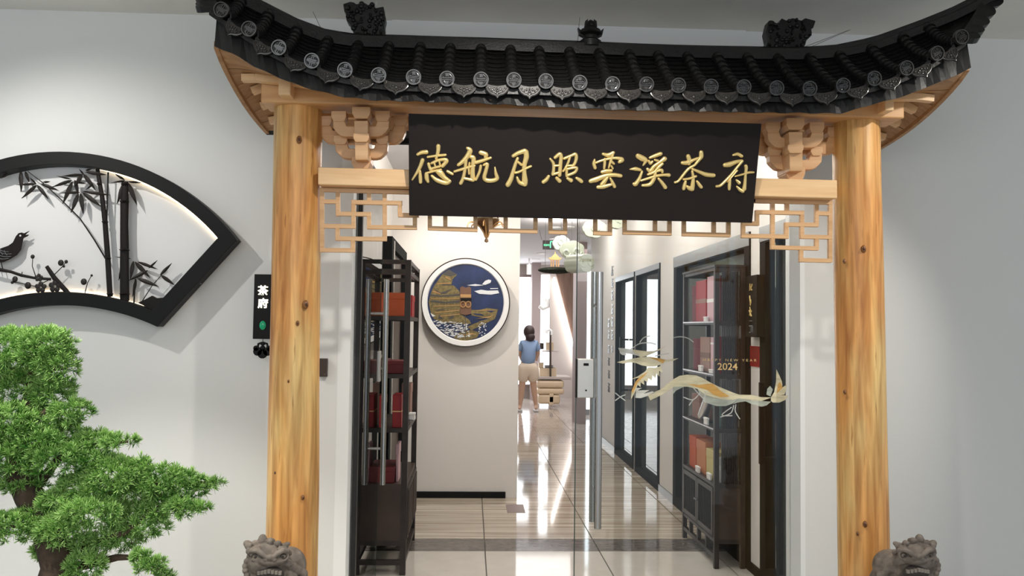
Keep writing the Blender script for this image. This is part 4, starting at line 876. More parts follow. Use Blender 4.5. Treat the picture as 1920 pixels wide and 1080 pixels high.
for a in [(15, 665, 62, 48, 1.2), (85, 655, 52, 38, 1.2), (115, 690, 34, 34, 1.2), (30, 730, 66, 40, 1.2), (98, 740, 42, 30, 1.2), (135, 775, 36, 24), (88, 795, 55, 30), (20, 795, 62, 34), (60, 830, 70, 30, 1, -.12), (130, 818, 46, 22, 1, -.03), (178, 832, 40, 22), (215, 829, 24, 11), (247, 828, 12, 7, 1.4), (15, 860, 70, 30, 1, -.15), (110, 862, 70, 30, .9, -.22), (40, 905, 50, 18, 1, -.05), (175, 865, 40, 18, .9, -.2), (-60, 700, 70, 60), (-60, 800, 70, 60),
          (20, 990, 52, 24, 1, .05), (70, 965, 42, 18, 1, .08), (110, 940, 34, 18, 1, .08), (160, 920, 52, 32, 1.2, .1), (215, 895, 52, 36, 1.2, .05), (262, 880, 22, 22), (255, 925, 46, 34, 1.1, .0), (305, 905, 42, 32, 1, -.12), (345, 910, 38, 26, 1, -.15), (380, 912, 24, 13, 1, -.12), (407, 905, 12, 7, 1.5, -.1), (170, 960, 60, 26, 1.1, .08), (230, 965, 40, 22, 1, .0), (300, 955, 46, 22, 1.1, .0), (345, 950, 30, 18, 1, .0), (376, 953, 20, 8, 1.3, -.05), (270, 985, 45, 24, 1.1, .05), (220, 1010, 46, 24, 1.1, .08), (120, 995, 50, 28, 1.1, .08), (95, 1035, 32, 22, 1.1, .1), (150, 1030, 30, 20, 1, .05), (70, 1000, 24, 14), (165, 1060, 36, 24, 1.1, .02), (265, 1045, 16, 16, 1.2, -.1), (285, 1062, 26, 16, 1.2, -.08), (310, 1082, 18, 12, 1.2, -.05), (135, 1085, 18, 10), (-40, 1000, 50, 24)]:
    pad(*a[:4], dens=a[4] if len(a) > 4 else 1, tint=a[5] if len(a) > 5 else 0, dy=U(-.06, .03))  # negative tints paint the shade inside the crown
px_ = pb.x - .01
m = MB().lathe([(.13, 0), (.15, .02), (.19, .1), (.23, .3), (.24, .50), (.26, .52), (.26, .55), (.225, .55), (.22, .50), (.0005, .50)], (px_, YBn, 0), 28); mk('pot', m, 'pot', bon, smooth=True)
mk('soil', MB().lathe([(.21, .50), (.20, .53), (.0005, .54)], (px_, YBn, 0), 20), 'bark', bon)
# ================================================================== STONE LIONS
def lion(hx, hy, sg, label, bx, by, sc=1.0):
    """guardian lion on a drum pedestal; head centre pixel hx, hy, body behind on side sg"""
    Yl = 3.02; s = Yl / F * sc; c = P(hx, hy, Yl); root = T('stone_lion', label, 'statue', (c.x, Yl + .06, 0), 'stone guardian lions')
    bc = P(bx, by, Yl + .10)
    def L(x, y, z): return c + V((x * s * -sg, y * s, z * s))     # x towards the head's outer side, z up, pixels
    m = MB()
    m.ell(L(0, 0, 0), (37 * s, 36 * s, 34 * s), 20, 14)                        # skull
    m.ell(L(4, 6, -30), (36 * s, 34 * s, 30 * s), 18, 12)
    m.ell(L(-14, -26, 6), (26 * s, 17 * s, 10 * s), 14, 8)                     # muzzle top
    m.ell(L(-14, -24, -36), (24 * s, 18 * s, 8 * s), 14, 8)                    # chin
    for dx, dz, r in ((14, 25, 11), (-32, 25, 10), (4, 36, 8), (-8, 36, 8)): m.ell(L(dx, -20 if dz < 30 else -4, dz), (r * s, r * .8 * s, r * .55 * s), 10, 7)
    m.ell(L(-15, -40, 15), (8 * s, 6 * s, 6 * s), 10, 7)                       # nose
    for dx in (-22, -8): m.ell(L(dx, -39, 11), (5.5 * s, 5 * s, 4.5 * s), 8, 6)
    for dx, dy, dz, a, b in ((31, -4, 26, 9, 7), (-32, -4, 25, 8, 7), (8, -6, 37, 8, 8), (-8, -10, 36, 7, 7), (20, -8, 32, 7, 6), (-22, -10, 32, 7, 6), (30, -10, 18, 6, 6), (-42, -6, 14, 5, 6)): m.ell(L(dx, dy, dz), (a * s, a * .8 * s, b * s), 10, 7)
    m.ell(L(34, 0, 28), (10 * s, 7 * s, 7 * s), 12, 8, Matrix.Rotation(.5 * sg, 3, 'Y')); m.ell(L(-34, 0, 27), (9 * s, 5 * s, 5 * s), 12, 8, Matrix.Rotation(-.5 * sg, 3, 'Y')); m.ell(L(7, -5, 39), (8 * s, 7 * s, 9 * s), 12, 8)
    m.tube([L(28, -22, 16), L(20, -30, 25), L(8, -35, 26), L(-2, -38, 20), L(-8, -40, 15)], [3 * s, 5 * s, 5.5 * s, 5 * s, 4 * s], 8); m.tube([L(-46, -16, 16), L(-44, -26, 23), L(-36, -32, 26), L(-26, -37, 21), L(-21, -40, 15)], [3 * s, 4.5 * s, 5 * s, 5 * s, 4 * s], 8)
    for k in range(9):                                                         # cheek curls
        t = k / 8; m.ell(L(33 * math.cos(t * 2.2 - .9), -14 - 8 * math.sin(t * 3), 18 - 62 * t), (6 * s, 6 * s, 6 * s), 8, 6)
    for sx, cx_ in ((1, 13), (-1, -36)):                                       # carved rings round the eyes
        m.tube([L(cx_ + 9 * math.cos(a), -29 + 2 * math.sin(a), 14 + 7 * math.sin(a)) for a in [i * .7 for i in range(9)]], 2.6 * s, 6)
    for k in (0, 1): m.tube([L(-14 + (30 + 5 * k) * math.cos(a), -33 + 16 * abs(math.cos(a)) ** 2 + 3 * k, -8 + (13 + 6 * k) * math.sin(a)) for a in [.15 + 2.84 * i / 10 for i in range(11)]], 4.2 * s, 8)
    m.tube([L(-14 + 25 * math.cos(a), -34 + 10 * abs(math.cos(a)) ** 2, -29 + 9 * math.sin(a)) for a in [math.pi + math.pi * i / 10 for i in range(11)]], 3.8 * s, 8)
    # body, chest, legs, mane curls
    m.ell(bc, (34 * s, 44 * s, 36 * s), 18, 12); m.ell(bc + V((0, .02, -40 * s)), (38 * s, 46 * s, 46 * s), 16, 10)
    for a in range(7): m.ell(bc + V((sg * (-20 + 9 * a) * s, -38 * s + abs(a - 3) * 4 * s, (22 - abs(a - 2) * 7) * s)), (9 * s, 7 * s, 9 * s), 9, 6)
    for a in range(5): m.ell(bc + V((sg * (-4 + 8 * a) * s, -40 * s, (-8 - abs(a - 2) * 6) * s)), (8 * s, 7 * s, 8 * s), 9, 6)
    for cx_, cz_, r0 in ((-4, 6, 15), (-22, -12, 12), (14, -16, 12)):               # carved spirals on shoulder and flank
        m.tube([bc + V((sg * (cx_ + r0 * (1 - a / 16) * math.cos(a)) * s, (-41 + .012 * (cx_ ** 2 + cz_ ** 2)) * s, (cz_ + r0 * (1 - a / 16) * math.sin(a)) * s)) for a in [i * .5 for i in range(24)]], 2.6 * s, 6)
    for dx in (-22, 14): m.tube([c + V((dx * s, 0, -50 * s)), c + V((dx * s, -8 * s, -90 * s)), c + V((dx * s, -12 * s, -118 * s))], [18 * s, 14 * s, 15 * s], 10)
    zb_ = c.z - 122 * s
    m.ell(V((c.x + sg * .03, Yl + .08, zb_ + .06)), (.10, .11, .07), 16, 10)
    o = mk('body', m, 'stone', root, smooth=True)
    r = o.modifiers.new('merge', 'REMESH'); r.mode = 'VOXEL'; r.voxel_size = .0026; r.use_smooth_shade = True
    mo = MB(); mo.ell(L(-14, -30, -17), (25 * s, 13 * s, 14 * s), 16, 10); mth = mk('mouth', mo, 'stone_shade', o)
    for k in range(7):
        x = -14 + (k - 3) * 6.2; t = MB(); q = L(x, -44 + abs(k - 3) * 1.4, -9 - abs(k - 3) * 1.3); t.box(q.x - 2.6 * s, q.x + 2.6 * s, q.y, q.y + 6 * s, q.z - 3.2 * s, q.z + 3 * s); mk('tooth', t, 'tooth', o)
    for k in range(5):
        x = -14 + (k - 2) * 7; t = MB(); q = L(x, -43 + abs(k - 2) * 1.6, -30 + abs(k - 2) * 1.5); t.ell(q, (2.6 * s, 2.4 * s, 4 * s), 8, 5); mk('tooth', t, 'tooth', o)
    mk('tongue', MB().ell(L(-12, -42, -24), (13 * s, 7 * s, 3.6 * s), 12, 7), 'stone', o, smooth=True)
    for dx in (13, -36):
        e = MB(); e.ell(L(dx, -28, 14), (5.5 * s, 4.5 * s, 4.5 * s), 12, 8); mk('eye', e, 'stone', o, smooth=True); mk('pupil', MB().ell(L(dx, -32, 14), (2.4 * s, 1.4 * s, 2.2 * s), 8, 6), 'stone_shade', o)
    p = MB(); x = c.x + sg * .03; yb0, yb1 = Yl - .07, 3.235
    p.box(x - .13, x + .13, yb0, yb1, 0, .10); p.box(x - .115, x + .115, yb0 + .01, yb1 - .005, .10, zb_ - .03); p.box(x - .13, x + .13, yb0, yb1, zb_ - .03, zb_ + .005); mk('pedestal', p, 'stone', root, bev=.004)
lion(500, 1050, 1, 'grey stone lion with open mouth before the left column', 540, 1062)
lion(1715, 1048, -1, 'dark stone lion with wide mouth before the right column', 1672, 1066)
# ================================================================== ROUND WALL ART
Yw = 7.64; s = Yw / F
ra = T('round_wall_art', 'round navy and gold relief of pagodas in a white ring', 'wall art', P(873, 567, Yw)); ac = P(873, 567, Yw - .09)
m = MB().lathe([(78 * s, .09), (82.5 * s, .09), (82.5 * s, -.004), (81.3 * s, -.004), (78 * s, .01)], ac, 64, 'y', False); mk('rim', m, 'cab', ra, smooth=True)
m = MB().lathe([(79.5 * s, .089), (81.4 * s, -.001), (72 * s, .004), (70 * s, .022), (60 * s, .024)], ac, 64, 'y', False); mk('ring', m, 'white', ra)
yb = ac.y + .018
mk('sky_disc', MB().lathe([(70.5 * s, .006), (70.5 * s, 0), (.0005, 0)], (ac.x, yb, ac.z), 64, 'y', False), 'navy', ra)
mk('back_plate', MB().lathe([(78 * s, .05), (78 * s, .088)], ac, 48, 'y'), 'white', ra)
def R2(pts, d=0): return [P(780 + a / 5.4, 470 + b / 5.4, yb - d) for a, b in pts]
def relief(nm, pts, mt, d): mk(nm, MB().prism(R2(pts, d), (0, .003, 0)), mt, ra)
relief('pagoda', [(300, 215), (420, 240), (370, 290), (360, 350), (380, 350), (440, 410), (450, 640), (540, 700), (560, 740), (400, 745), (250, 720), (180, 690), (145, 610), (128, 520), (150, 430), (180, 360), (230, 290), (270, 235)], 'ochre', .002)
relief('far_shore', [(560, 600), (640, 600), (720, 580), (830, 595), (800, 690), (720, 730), (640, 770), (560, 805), (520, 770), (640, 715), (740, 690), (560, 655)], 'ochre', .002)
relief('near_shore', [(380, 880), (440, 830), (560, 800), (640, 830), (620, 880), (520, 912), (440, 908)], 'ochre', .002)
for pts in ([(262, 238), (300, 212), (330, 190), (420, 240), (350, 262)], [(140, 440), (250, 452), (440, 438), (440, 456), (250, 466), (140, 458)], [(178, 382), (250, 425), (370, 385), (300, 435), (230, 435)], [(130, 510), (180, 500), (300, 520), (440, 500), (440, 525), (300, 532), (180, 522)], [(190, 600), (270, 590), (340, 570), (250, 604)], [(220, 690), (240, 645), (275, 690)], [(330, 690), (360, 650), (400, 640), (372, 690)], [(260, 350), (360, 352), (360, 342), (265, 338)]): relief('eave_line', pts, 'slate', .004)
for pts in ([(300, 262), (355, 290), (352, 300), (296, 272)], [(215, 330), (355, 325), (355, 333), (212, 339)], [(160, 415), (180, 405), (250, 432), (245, 440)], [(150, 485), (440, 480), (440, 487), (150, 492)], [(170, 560), (440, 548), (440, 555), (170, 567)], [(190, 625), (440, 600), (440, 608), (195, 633)], [(240, 660), (440, 640), (440, 648), (245, 668)], [(565, 612), (700, 598), (815, 605), (700, 606)], [(600, 690), (740, 668), (800, 640), (745, 676)], [(440, 860), (560, 835), (620, 850), (560, 845)]): relief('gold_line', pts, 'brass', .0045)
for k in range(9): relief('roof_post', [(165 + k * 30, 500), (169 + k * 30, 500), (169 + k * 30, 545), (165 + k * 30, 545)], 'slate', .0042)
for pts in ([(575, 635), (660, 640), (700, 660), (600, 650)], [(550, 720), (640, 722), (560, 745)], [(690, 600), (800, 610), (760, 625)]): relief('water_line', pts, 'navy', .004)
for pts in ([(515, 350), (600, 338), (690, 350), (600, 358)], [(670, 340), (700, 305), (735, 292), (762, 300), (755, 325), (700, 347)], [(590, 410), (660, 395), (720, 405), (830, 402), (842, 430), (760, 445), (640, 437)], [(145, 630), (200, 662), (165, 668)], [(750, 380), (830, 378), (832, 386), (752, 388)]): relief('cloud_print', pts, 'foam', .004)
m = MB()
for k in range(150):
    x, y = U(170, 540), 0; t = (x - 170) / 370; y = U(700 + 40 * t, 800 + 60 * math.sin(t * 2) + 30 * t)
    if (x - 503) ** 2 + (y - 525) ** 2 > 372 ** 2: continue
    a = U(-.6, .3); w_, h_ = U(8, 26), U(3, 8); ca, sa = math.cos(a), math.sin(a)
    m.prism(R2([(x + ca * w_ - sa * 0, y + sa * w_), (x - sa * h_, y + ca * h_), (x - ca * w_, y - sa * w_), (x + sa * h_, y - ca * h_)], .0045), (0, .002, 0))
for k in range(30):
    x, y = U(630, 710), U(730, 860); 
    if (x - 503) ** 2 + (y - 525) ** 2 > 370 ** 2: continue
    h_ = U(3, 9); m.prism(R2([(x + h_, y), (x, y + h_), (x - h_, y), (x, y - h_)], .0045), (0, .002, 0))
mk('wave_foam', m, 'foam', ra, kind='stuff')
lt = mk('latch_plate', MB().prism(R2([(445, 375), (470, 362), (505, 376), (540, 362), (558, 380), (560, 640), (500, 655), (445, 640)], .008), (0, .008, 0)), 'latch', ra, bev=.002)
mk('latch_bar', MB().prism(R2([(448, 442), (558, 442), (558, 475), (448, 475)], .012), (0, .006, 0)), 'brass', lt); mk('latch_gap', MB().prism(R2([(452, 482), (560, 482), (560, 512), (452, 512)], .010), (0, .004, 0)), 'black', lt)
for x in (475, 530):
    c = R2([(x, 545)], .012)[0]; pts = [c + V((math.cos(a) * 4.6 * s, 0, math.sin(a) * 5.4 * s)) for a in [math.pi * 2 * i / 18 for i in range(19)]]; mk('pull_ring', MB().tube(pts, 1.1 * s, 6), 'brass', lt, smooth=True)
mk('centre_seam', MB().prism(R2([(497, 655), (503, 655), (503, 895), (497, 895)], .005), (0, .003, 0)), 'slate', ra)
# ================================================================== LEFT CABINET
def zz(py, y, x=700): return P(x, py, y).z
ca_ = T('display_shelf', 'dark wood open display shelf behind the open glass door', 'shelf', (-.54, 5.7, 0))
cx0, cx1, cy0, cy1 = -.69, P(765, 800, 5.26).x, 5.26, 6.14
hz_ = [zz(486, cy0), zz(506, cy0), zz(592, cy0), zz(701, cy0), zz(803, cy0), zz(908, cy0), zz(1030, cy0)]
for x in (cx0, cx1 - .035):
    for y in (cy0, cy1 - .035): mk('post', MB().box(x, x + .035, y, y + .035, 0, hz_[0]), 'cab', ca_)
def rails(z, h):
    m = MB()
    for y in (cy0, cy1 - .03): m.box(cx0 + .035, cx1 - .035, y + .003, y + .027, z - h, z)
    for x in (cx0, cx1 - .03): m.box(x + .003, x + .027, cy0 + .035, cy1 - .035, z - h, z)
    mk('rail', m, 'cab', ca_)
for z in hz_[:5]: rails(z, .026)
rails(hz_[6] + .05, .03)
for z in hz_[2:5]: mk('shelf_board', MB().box(cx0 + .02, cx1 - .01, cy0 + .02, cy1 - .02, z - .014, z - .002), 'cabp', ca_)
lz = hz_[6] + .02
mk('lower_box', MB().box(cx0 + .005, cx1 - .006, cy0 + .004, cy1 - .004, lz, hz_[5]), 'cabp', ca_)
for k in range(2):
    y0 = cy0 + .04 + k * .40; d = mk('door', MB().box(cx1 - .006, cx1 + .006, y0, y0 + .39, lz + .03, hz_[5] - .03), 'cab', ca_)
    for j in range(10): mk('slat', MB().box(cx1 + .006, cx1 + .012, y0 + .03 + j * .034, y0 + .046 + j * .034, lz + .05, hz_[5] - .05), 'cabp', d)
rails(.09, .03)
def gift(name, label, x0, x1, y0, y1, z0, h, mt, cat='box', group=None, band=None):
    o = T(name, label, cat, ((x0 + x1) / 2, (y0 + y1) / 2, z0), group); mk('body', MB().box(x0, x1, y0, y1, z0, z0 + h), mt, o, bev=.003)
    if band: mk('band', MB().box(x0 - .001, x1 + .001, y0 - .001, y1 + .001, z0 + h * band[1], z0 + h * (band[1] + band[2])), band[0], o)
    else: mk('lid', MB().box(x0 - .002, x1 + .002, y0 - .002, y1 + .002, z0 + h * .72, z0 + h + .002), mt, o, bev=.003)
    return o
z = hz_[2]; gift('gift_box', 'orange gift box on the top shelf of the left shelf', cx0 + .07, cx1 - .03, 5.34, 5.62, z, .145, 'orange')
gift('gift_box', 'dark red gift box behind the orange one on the left shelf', cx0 + .12, cx1 - .02, 5.70, 5.95, z, .145, 'red')
z = hz_[3]; gift('tea_box', 'low dark red box on the second shelf of the left shelf', cx1 - .14, cx1 - .03, 5.32, 5.60, z, .075, 'dred'); gift('tea_box', 'flat maroon box at the back of the second left shelf', cx0 + .1, cx1 - .18, 5.7, 5.98, z, .07, 'dred')
rr_ = T('ring_ornament', 'small pale ring ornament standing on the second left shelf', 'ornament', (cx1 - .20, 5.42, z)); c = V((cx1 - .20, 5.42, z + .06)); mk('ring', MB().tube([c + V((.045 * math.cos(a), 0, .045 * math.sin(a))) for a in [i * .35 for i in range(19)]], .01, 8), 'lock', rr_, smooth=True); mk('foot', MB().box(c.x - .03, c.x + .03, 5.40, 5.44, z, z + .02), 'cab', rr_)
z = hz_[4]; gift('tea_carton', 'tall red carton with gold stripe on the third left shelf', cx1 - .10, cx1 - .045, 5.30, 5.50, z, .20, 'red', band=('goldp', .48, .03)); gift('tea_carton', 'tall plain red carton at the left end of the third left shelf', cx0 + .10, cx0 + .16, 5.30, 5.50, z, .19, 'red'); gift('tea_carton', 'mauve grey carton at the far end of the third left shelf', cx1 - .09, cx1 - .03, 5.86, 6.06, z, .23, 'brownbox')
gift('price_card', 'white folded price card on the third left shelf edge', cx1 - .03, cx1 + .01, 5.74, 5.80, z, .045, 'card', 'card')
z = hz_[5]; gift('gift_box', 'brown red box lying on the lower cabinet top at left', cx0 + .07, cx1 - .08, 5.30, 5.60, z, .095, 'dred'); gift('brochure', 'red and white brochure leaning behind the low box at left', cx1 - .075, cx1 - .06, 5.34, 5.5, z, .23, 'pink', 'brochure')
# framed panel on the left wall
pn = T('door_5', None, None, (-.65, 6.9, 0), kind='structure')
m = MB().box(-.72, -.585, 6.22, 6.34, 0, 2.16); m.box(-.72, -.585, 7.5, 7.62, 0, 2.16); m.box(-.72, -.585, 6.34, 7.5, 2.08, 2.16); mk('frame', m, 'blackf', pn); mk('panel', MB().box(-.70, -.62, 6.34, 7.5, 0, 2.08), 'cabp', pn)
mk('edge_trim', MB().box(-.66, -.58, 6.36, 6.40, 0, 2.14), 'lock', pn)
# ================================================================== RIGHT CABINET
rc = T('display_cabinet', 'tall dark wood display cabinet with slatted side and lower doors', 'cabinet', (1.66, 5.8, 0))
ry0, ry1 = 5.40, 6.23; rx0 = P(1340, 800, ry0).x; rx1 = 1.755
rz = [zz(500, ry0, 1340), zz(602, ry0, 1340), zz(702, ry0, 1340), zz(804, ry0, 1340), zz(908, ry0, 1340), zz(1012, ry0, 1340), 0]
for x in (rx0, rx1 - .03):
    for y in (ry0, ry1 - .03): mk('post', MB().box(x, x + .03, y, y + .03, 0, rz[0]), 'cab', rc)
for z in rz[:6]:
    m = MB()
    for y in (ry0, ry1 - .03): m.box(rx0 + .03, rx1 - .03, y + .003, y + .027, z - .028, z)
    m.box(rx0 + .003, rx0 + .027, ry0 + .03, ry1 - .03, z - .022, z); mk('rail', m, 'cab', rc)
mk('top_board', MB().box(rx0 - .004, rx1, ry0 - .004, ry1 + .004, rz[0], rz[0] + .014), 'cab', rc)
for z in rz[1:4]:
    sb = mk('shelf_board', MB().box(rx0 + .0, rx1 - .01, ry0 + .03, ry1 - .03, z - .010, z - .001), 'cab', rc); mk('shelf_edge', MB().box(rx0 - .004, rx0, ry0 + .02, ry1 - .02, z - .010, z - .001), 'silver', sb)
for zt_, zb_ in ((rz[0] - .03, rz[1]), (rz[1] - .03, rz[2]), (rz[2] - .035, rz[3]), (rz[3] - .03, rz[4])):
    for k in range(10):
        x = rx0 + .052 + k * (rx1 - rx0 - .10) / 9; mk('side_slat', MB().box(x - .0035, x + .0035, ry0 + .006, ry0 + .02, zb_, zt_), 'cab', rc)
mk('lower_side_panel', MB().box(rx0 + .03, rx1 - .03, ry0 + .008, ry0 + .02, rz[5], rz[4] - .02), 'cabp', rc); mk('lower_side_panel', MB().box(rx0 + .03, rx1 - .03, ry1 - .02, ry1 - .008, rz[5], rz[4] - .02), 'cabp', rc)
mk('counter_board', MB().box(rx0, rx1, ry0 + .02, ry1 - .02, rz[4] - .012, rz[4] + .002), 'cab', rc); mk('base_board', MB().box(rx0 + .02, rx1 - .02, ry0 + .02, ry1 - .02, rz[5] - .01, rz[5]), 'cabp', rc)
ym = (ry0 + ry1) / 2
for a, b in ((ry0 + .035, ym - .004), (ym + .004, ry1 - .035)):
    f = MB().box(rx0 - .004, rx0 + .014, a, a + .03, rz[5] + .01, rz[4] - .03); f.box(rx0 - .004, rx0 + .014, b - .03, b, rz[5] + .01, rz[4] - .03); f.box(rx0 - .004, rx0 + .014, a + .03, b - .03, rz[4] - .06, rz[4] - .03); f.box(rx0 - .004, rx0 + .014, a + .03, b - .03, rz[5] + .01, rz[5] + .04)
    d = mk('door', f, 'cab', rc, bev=.002)
    for k in range(9): y = a + .05 + k * (b - a - .10) / 8; mk('door_slat', MB().box(rx0 + .0, rx0 + .01, y - .006, y + .006, rz[5] + .04, rz[4] - .06), 'black', d)
    yk = b - .015 if b < ym else a + .015; mk('knob', MB().lathe([(.004, 0), (.007, -.008), (.006, -.014), (.001, -.016)], (rx0 - .004, yk, (rz[4] + rz[5]) / 2), 12, 'x'), 'steeld', d)
    mk('door_back', MB().box(rx0 + .012, rx0 + .016, a + .03, b - .03, rz[5] + .04, rz[4] - .06), 'black', d)
m = MB().box(rx0 + .003, rx0 + .027, ry0 + .03, ry1 - .03, .06, .085); mk('foot_rail', m, 'cab', rc)
for k in range(3): y = ry0 + .2 + k * .21; mk('foot_baluster', MB().box(rx0 + .003, rx0 + .027, y, y + .025, .085, rz[5] - .02), 'cab', rc)
z = rz[1]
gift('gift_box', 'red gift box printed with gold on the top right cabinet shelf', rx0 + .03, rx0 + .16, 5.72, 5.98, z, .285, 'red', band=('brownbox', .45, .1)); gift('gift_box', 'pink gift box on the top right cabinet shelf nearest the corner', rx0 + .03, rx0 + .16, 5.49, 5.69, z, .30, 'pink', band=('card', .42, .08)); gift('gift_box', 'slim dark red box seen through the cabinet side slats', rx0 + .045, rx0 + .115, 5.435, 5.475, z, .295, 'dred'); gift('gift_box', 'maroon box at the far end of top right cabinet shelf', rx0 + .05, rx0 + .16, 6.0, 6.16, z, .26, 'dred')
gift('price_card', 'white price card on the top right cabinet shelf', rx0 + .005, rx0 + .02, 5.62, 5.69, z, .03, 'card', 'card')
z = rz[2]
gift('gift_box', 'brown box with oval emblem on the second right cabinet shelf', rx0 + .04, rx0 + .16, 5.66, 5.90, z, .235, 'brownbox', band=('latch', .4, .15)); gift('gift_box', 'pale pink box on the second right cabinet shelf', rx0 + .04, rx0 + .16, 5.48, 5.64, z, .235, 'pink', band=('card', .8, .05)); gift('gift_box', 'dark red box at the far end of second right shelf', rx0 + .05, rx0 + .16, 5.93, 6.12, z, .22, 'dred'); gift('gift_box', 'bright red box seen through the lower side slats', rx0 + .04, rx0 + .135, 5.435, 5.465, z, .24, 'red')
gift('price_card', 'white price card leaning on second right cabinet shelf', rx0 + .005, rx0 + .02, 5.74, 5.82, z, .04, 'card', 'card'); gift('price_card', 'small white card near the second right shelf corner', rx0 + .005, rx0 + .02, 5.47, 5.56, z, .025, 'card', 'card')
z = rz[3]
tn = T('tea_tin', 'silver cylinder tin tilted on the third right cabinet shelf', 'tin', (rx0 + .08, 5.8, z)); a = V((rx0 + .05, 5.86, z + .035)); b = V((rx0 + .05, 5.70, z + .17)); mk('body', MB().tube([a, b], .036, 18), 'silver', tn, smooth=True); mk('lid', MB().tube([b, b + (b - a).normalized() * .02], .037, 18), 'silver', tn, smooth=True); mk('stand', MB().box(rx0 + .02, rx0 + .12, 5.76, 5.9, z, z + .006), 'cab', tn)
gift('gift_box', 'dark teal box behind the side slats on third shelf', rx0 + .05, rx0 + .16, 5.435, 5.62, z, .15, 'teal'); gift('price_card', 'white price card on the third right cabinet shelf', rx0 + .005, rx0 + .02, 5.60, 5.68, z, .045, 'card', 'card'); gift('gift_box', 'brown box lying at the far end of third right shelf', rx0 + .05, rx0 + .16, 5.95, 6.15, z, .17, 'brownbox')
z = rz[4] + .002
gift('gift_box', 'amber orange box on the right cabinet counter', rx0 + .03, rx0 + .15, 5.72, 5.95, z, .215, 'orange2'); gift('gift_box', 'straw yellow box on the right cabinet counter', rx0 + .03, rx0 + .15, 5.48, 5.70, z, .185, 'yellow'); gift('gift_box', 'pale grey box seen through the lowest side slats', rx0 + .045, rx0 + .125, 5.432, 5.47, z, .16, 'whitebox', band=('card', .5, .2)); gift('gift_box', 'deep orange box at the far end of the right counter', rx0 + .03, rx0 + .15, 5.97, 6.14, z, .22, 'orange')
gift('price_card', 'white price card before the amber box on the counter', rx0 + .003, rx0 + .018, 5.80, 5.88, z, .04, 'card', 'card'); gift('price_card', 'white price card before the yellow box on the counter', rx0 + .003, rx0 + .018, 5.52, 5.60, z, .04, 'card', 'card')
# plaque and notice on the pier between window 2 and door 4
yp = (ops[2][0] + ops[3][1]) / 2
y_a, y_b = PX(1401, 600, XI - .05).y, PX(1422, 600, XI - .05).y
pq = T('vertical_plaque', 'black vertical plaque with gold characters on the right white pier', 'sign', (XI, yp, 1.7)); zt_, zb_ = PX(1410, 517, XI - .05).z, PX(1410, 632, XI - .05).z
mk('board', MB().box(XI - .06, XI - .012, y_b, y_a, zb_, zt_), 'black', pq)
ymid = (y_a + y_b) / 2
m = MB()
for k, py in enumerate((542, 563, 585)):
    c = PX(1406.5, py, XI - .062); c.y = ymid - .0
    for j in range(4): m.stroke([c + V((0, U(-.03, .03), U(-.03, .03))), c + V((0, U(-.03, .03), U(-.03, .03)))], [.012, .008], .004, (-1, 0, 0), 4, 3)
mk('gold_marks', m, 'gold', pq)
c = PX(1406.5, 617, XI - .062); c.y = ymid; m = MB()
for a, b in (((-.03, .02), (.03, .02)), ((-.03, .02), (-.03, -.02)), ((.0, .02), (.0, -.02)), ((0, -.02), (.03, -.02)), ((-.03, .05), (.03, .05))): m.bar(c + V((0, a[0], a[1])), c + V((0, b[0], b[1])), .004, .006, (1, 0, 0))
mk('grey_marks', m, 'silver', pq)
y_a, y_b = PX(1407, 660, XI - .004).y, PX(1423.5, 660, XI - .004).y
zt_, zb_ = PX(1415, 649, XI).z, PX(1415, 687, XI).z
nt_ = T('notice_card', 'small red notice card on the white pier beside the cabinet', 'notice', (XI, (y_a + y_b) / 2, zb_)); mk('card', MB().box(XI - .006, XI, y_b, y_a, zb_, zt_), 'red', nt_); m = MB()
for k in range(6): m.box(XI - .0066, XI - .006, y_b + .02, y_a - .02 - .01 * (k % 3), zt_ - .02 - k * .017, zt_ - .017 - k * .017)
mk('print_lines', m, 'latch', nt_)
# brown shelf room glimpsed through door 4
bs = T('wall_shelf', 'brown wall shelf unit glimpsed through the far right glass door', 'shelf', (2.6, 6.6, 0)); y0 = 6.55; xq0, xq1 = P(1450, 640, y0).x, P(1490, 640, y0).x + .1
m = MB().box(xq0 - .02, xq0, y0, y0 + .3, 0, P(1460, 540, y0).z); m.box(xq1, xq1 + .02, y0, y0 + .3, 0, P(1460, 540, y0).z); mk('side_board', m, 'cabp', bs); mk('back_board', MB().box(xq0, xq1, y0 + .28, y0 + .3, 0, P(1460, 540, y0).z), 'cabp', bs)
for py in (540, 641, 705, 842, 940): z = P(1465, py, y0).z; mk('shelf_board', MB().box(xq0, xq1, y0, y0 + .28, z - .03, z), 'cab', bs)
gift('gift_box', 'orange red box on the shelf inside the far right room', xq0 + .02, xq1 - .05, y0 + .02, y0 + .2, P(1465, 842, y0).z, .18, 'orange2')
gift('price_tag', 'tan hanging tag inside the far right glass door', P(1462, 600, 6.54).x, P(1473, 600, 6.54).x, 6.54, 6.546, P(1465, 593, 6.54).z, .095, 'goldp', 'tag')
tgo = [o for o in S.objects if o.name.startswith('price_tag')][0]; q = P(1467.5, 571, 6.543); mk('string', MB().tube([q, V((q.x, 6.543, P(1465, 540, y0).z - .01))], .0015, 5), 'card', tgo)
vs_ = T('vase', 'dark round vase silhouette inside the far right room', 'vase', P(1466, 641, y0 + .1)); mk('body', MB().lathe([(.03, 0), (.07, .04), (.075, .08), (.03, .12), (.02, .14), (.03, .15)], P(1468, 641, y0 + .12), 18), 'bronze', vs_, smooth=True); mk('rim', MB().lathe([(.03, .148), (.034, .152), (.03, .156)], P(1468, 641, y0 + .12), 18), 'brass', vs_)
